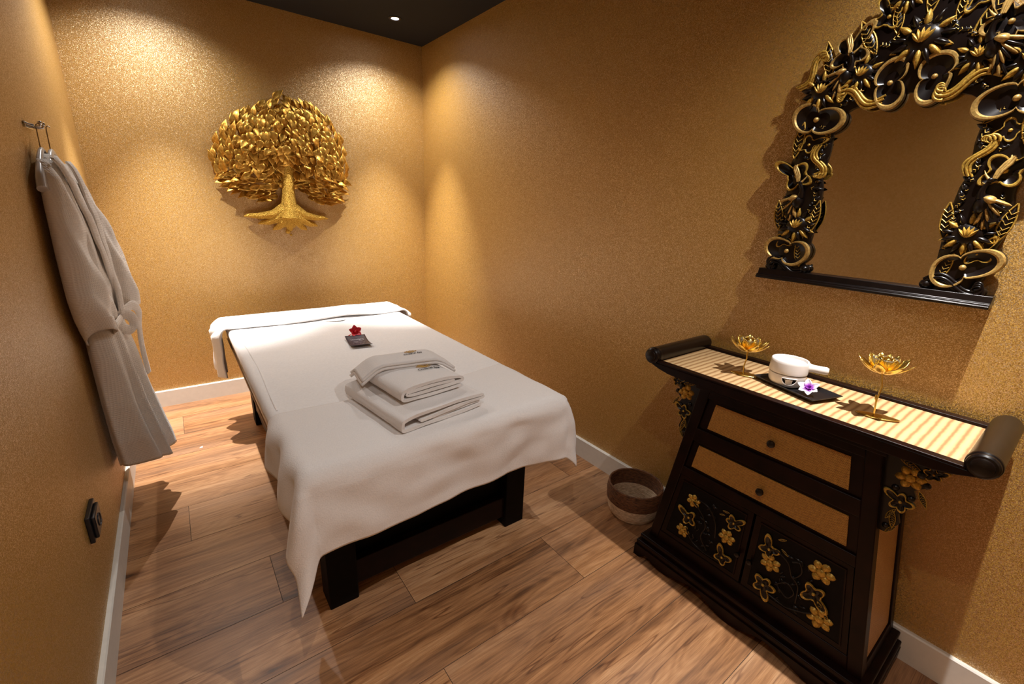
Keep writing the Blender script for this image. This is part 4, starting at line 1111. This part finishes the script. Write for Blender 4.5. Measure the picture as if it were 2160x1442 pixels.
# ------------------------------------------------------------------ robe, hangers and hooks on the left wall
WX = -W
hk = empty('hook_rail', (WX, -1.26, 1.56), 'small chrome double hook fixed on the left wall above the robe', 'wall hook')
mb = MB(); mb.tube([(WX+.003, -1.335, 1.566), (WX+.012, -1.33, 1.562), (WX+.024, -1.325, 1.560)], .004, 10)
mb.box((WX, -1.33, 1.553), (WX+.006, -1.215, 1.572)); mb.build('back_plate', 'chrome', hk, bevel=.002)
for y in (-1.295, -1.245):
    mb = MB(); mb.tube([(WX+.004, y, 1.562), (WX+.022, y, 1.560), (WX+.034, y, 1.562), (WX+.036, y, 1.572)], .0035, 10); mb.ball((WX+.036, y, 1.573), .0065, 10); mb.build('hook', 'chrome', hk)
def hanger(y, x, lab, zt):
    e = empty('garment_hanger', (x, y, zt), lab, 'hanger', 'white hangers on the wall hook')
    mb = MB(); pts = [(x-.002, y, 1.485), (x-.002, y, 1.545)]+[(x-.002+.008-.008*cos(pi*i/6), y, 1.545+.010*sin(pi*i/6)) for i in range(1, 7)]
    mb.tube([(x-.002, y, 1.478), (x, y, 1.555), (x+.001, y, 1.566), (x+.006, y, 1.570), (x+.011, y, 1.566)], .0016, 8); mb.build('hook_wire', 'wire', e)
    hw_ = .185
    pts = []
    for i in range(-16, 17):
        t = i/16; pts.append((x+.006*t*t, y-hw_*t, 1.488-.105*abs(t)**1.35-.02*sm(.85, 1, abs(t))))
    mb = MB(); mb.tube(pts, [.0075+.0065*abs(i/16)**2 for i in range(-16, 17)], 12, flat=1.3); mb.build('shoulder_bar', 'plastic', e)
    mb = MB(); mb.tube([(x+.004, y-hw_*.93, 1.40), (x+.002, y, 1.395), (x+.004, y+hw_*.93, 1.40)], .003, 8); mb.build('trouser_bar', 'plastic', e)
hanger(-1.295, WX+.024, 'white hanger nearest the wall, its end showing beside the robe', 1.48)
hanger(-1.245, WX+.041, 'white hanger carrying the robe, in front of the other hanger', 1.48)
def loft(rows, nu, nv, foldfn, name, parent, mat='waffle', solid=.004, openb=True):
    """closed section loops: rows = (z, xmin, xmax, ymin, ymax)"""
    mb = MB(); zs = [r[0] for r in rows]
    def P(u, v):
        z = lerp(max(zs), min(zs), v); x0, x1, y0, y1 = table(rows, z)
        a = 2*pi*u; cx, cy, rx, ry = (x0+x1)/2, (y0+y1)/2, (x1-x0)/2, (y1-y0)/2
        c_, s_ = cos(a), sin(a); e = .75
        px = rx*abs(c_)**e*(1 if c_ > 0 else -1); py = ry*abs(s_)**e*(1 if s_ > 0 else -1)
        f, dz = foldfn(a, z, v)
        X = cx+px+f*max(0, c_+.15); Y = cy+py+f*.5*s_
        return (max(X, WX+.006), Y, z+dz)
    mb.grid(nu, nv, P, wrapu=True)
    return mb.build(name, mat, parent, solid=solid, angle=180)
robe = empty('bath_robe', (-1.98, -1.2, .22), 'long white waffle robe with tied belt hanging against the left wall', 'robe')
def body_fold(a, z, v):
    amp = .004+.020*sm(1.0, .3, z)
    y = sin(a)
    f = amp*sin(y*9+2.2*N(y*2, z*1.2, 1)+1)+amp*.5*sin(y*21+z*2)+.006*N(y*3, z*5, 2)
    if .80 < z < .98: f -= .010*exp(-((z-.885)/.03)**2)
    dz = .030*N(y*2.2, 1, 5)*sm(.5, .22, z)-.02*y*sm(.5, .22, z)
    return f, dz
body = [(1.475, -2.052, -2.020, -1.33, -1.16), (1.44, -2.055, -2.002, -1.37, -1.10), (1.38, -2.055, -1.985, -1.41, -1.05), (1.28, -2.055, -1.968, -1.42, -1.02), (1.15, -2.055, -1.955, -1.43, -1.0), (1.0, -2.055, -1.945, -1.42, -.99),
        (.885, -2.055, -1.948, -1.36, -.99), (.75, -2.055, -1.935, -1.37, -.98), (.55, -2.055, -1.925, -1.36, -.97), (.38, -2.055, -1.908, -1.33, -.97), (.235, -2.055, -1.892, -1.28, -.95)]
loft(body, 110, 90, body_fold, 'robe_body', robe)
def sl1(a, z, v):
    s_ = sin(a); f = .006*sin(z*26+s_*3)+.010*N(s_*2, z*6, 8)
    dz = -.045*sin(a)*sm(1.1, .87, z)+.02*cos(a)*sm(1.1, .87, z)
    return f, dz
loft([(1.455, -2.045, -2.020, -1.40, -1.34), (1.40, -2.045, -1.995, -1.455, -1.33), (1.30, -2.046, -1.980, -1.485, -1.32), (1.15, -2.048, -1.965, -1.505, -1.31), (1.0, -2.048, -1.948, -1.51, -1.30), (.93, -2.046, -1.938, -1.49, -1.29), (.865, -2.040, -1.945, -1.44, -1.29)],
     60, 50, sl1, 'near_sleeve', robe)
mb = MB()   # turned back cuff of the near sleeve
loft([(.895, -2.044, -1.938, -1.462, -1.285), (.835, -2.036, -1.950, -1.42, -1.29)], 60, 8, sl1, 'near_cuff', robe)
def sl2(a, z, v):
    s_ = sin(a); f = .005*sin(z*22+s_*4)+.008*N(s_*2, z*6, 18)
    return f, .030*sin(a)*sm(1.1, .93, z)-.02*cos(a)*sm(1.1, .93, z)
loft([(1.455, -2.045, -2.012, -1.12, -1.07), (1.38, -2.035, -1.975, -1.14, -1.0), (1.25, -2.02, -1.940, -1.14, -.95), (1.10, -2.00, -1.905, -1.14, -.93), (.98, -1.985, -1.885, -1.13, -.92), (.925, -1.965, -1.888, -1.11, -.92)],
     60, 50, sl2, 'far_sleeve', robe)
# collar: two shawl strips crossing from the shoulders down to the belt
for (ya, yb, lift) in ((-1.37, -1.19, .004), (-1.13, -1.24, .010)):
    def P(u, v):
        z = lerp(1.462, .90, v); w = .050+.03*sin(pi*min(1, v*1.3))
        y = lerp(ya, yb, v**.8)+(u-.5)*w
        x1 = table(body, z)[1]
        return (x1+lift+.010*sin(pi*u)+.004*N(v*6, u), y, z)
    mb = MB(); mb.grid(10, 50, P); mb.build('shawl_collar', 'waffle', robe, solid=.006, angle=180)
# belt: loop and knot, tail hanging behind
mb = MB()
def belt(pts, w, up=(1, 0, 0)):
    pts = [Vector(p) for p in pts]; out = []
    for i in range(len(pts)-1):
        p0, p1, p2, p3 = pts[max(i-1, 0)], pts[i], pts[i+1], pts[min(i+2, len(pts)-1)]
        for k in range(6):
            t = k/6; out.append(.5*((2*p1)+(p2-p0)*t+(2*p0-5*p1+4*p2-p3)*t*t+(3*p1-p0-3*p2+p3)*t**3))
    out.append(pts[-1]); mb.tube(out, w, 12, flat=.22, up=up)
belt([(-1.955, -1.27, .885), (-1.935, -1.25, .900), (-1.912, -1.22, .885), (-1.905, -1.20, .850), (-1.920, -1.21, .825), (-1.940, -1.24, .845), (-1.955, -1.27, .880)], .020, up=(1, 0, .2))
belt([(-1.945, -1.22, .89), (-1.905, -1.14, .912), (-1.890, -1.09, .87), (-1.900, -1.07, .80), (-1.905, -1.06, .70), (-1.902, -1.05, .58)], .020)
belt([(-1.945, -1.37, .885), (-1.938, -1.29, .888), (-1.935, -1.20, .887), (-1.938, -1.06, .885)], .017)
mb.build('tied_belt', 'waffle', robe)

# ------------------------------------------------------------------ wall socket, floor crumb
so = empty('wall_socket', (WX, -1.845, .38), 'black double plug socket low on the left wall', 'socket')
mb = MB(); mb.box((WX, -1.905, .335), (WX+.012, -1.785, .425)); mb.build('cover_plate', 'socket', so, bevel=.003)
mb = MB(); mb.box((WX+.012, -1.895, .343), (WX+.022, -1.80, .417)); mb.build('socket_insert', 'socket', so, bevel=.004)
mb = MB(); mb.lathe([(.0001, .0), (.019, .0), (.0205, .003), (.0205, -.001)], 24, xf=lambda p: (WX+.0215+p[2], -1.848+p[0], .380+p[1])); mb.build('outlet_rim', 'socket', so)
mb = MB(); mb.add([(-1.775, -.745, .0005), (-1.760, -.748, .001), (-1.757, -.736, .004), (-1.770, -.733, .001), (-1.766, -.741, .006)], [(0, 1, 4), (1, 2, 4), (2, 3, 4), (3, 0, 4), (3, 2, 1, 0)])
tag(mb.build('paper_scrap', 'trim', origin=(-1.766, -.74, 0)), 'tiny white paper scrap on the floor left of the bed', 'paper scrap')

# ------------------------------------------------------------------ camera
f, cx, cy, cz, yaw, pitch, roll = 936.091056, -1.73369984, -3.54008736, 1.37034762, .653878241, -.295846871, .0421537131
fw = V(sin(yaw)*cos(pitch), cos(yaw)*cos(pitch), sin(pitch)); rt = V(cos(yaw), -sin(yaw), 0); up = rt.cross(fw)
c_, s_ = cos(roll), sin(roll); r2 = rt*c_+up*s_; u2 = up*c_-rt*s_
cam = bpy.data.cameras.new('camera'); cam.sensor_width = 36; cam.lens = 36*f/2160; cam.clip_start = .02
co = bpy.data.objects.new('camera', cam); C.objects.link(co)
co.matrix_world = Matrix(((r2.x, u2.x, -fw.x, cx), (r2.y, u2.y, -fw.y, cy), (r2.z, u2.z, -fw.z, cz), (0, 0, 0, 1)))
S = bpy.context.scene; S.camera = co
w = bpy.data.worlds.new('world'); S.world = w; w.use_nodes = True
w.node_tree.nodes['Background'].inputs[0].default_value = (.02, .018, .015, 1); w.node_tree.nodes['Background'].inputs[1].default_value = .2
S.view_settings.view_transform = 'Standard'; S.view_settings.look = 'None'; S.view_settings.gamma = 1; S.view_settings.use_curve_mapping = False
S.view_settings.exposure = 0.25
S.cycles.max_bounces = 8; S.cycles.diffuse_bounces = 5; S.cycles.glossy_bounces = 5; S.cycles.transmission_bounces = 8; S.cycles.sample_clamp_indirect = 5
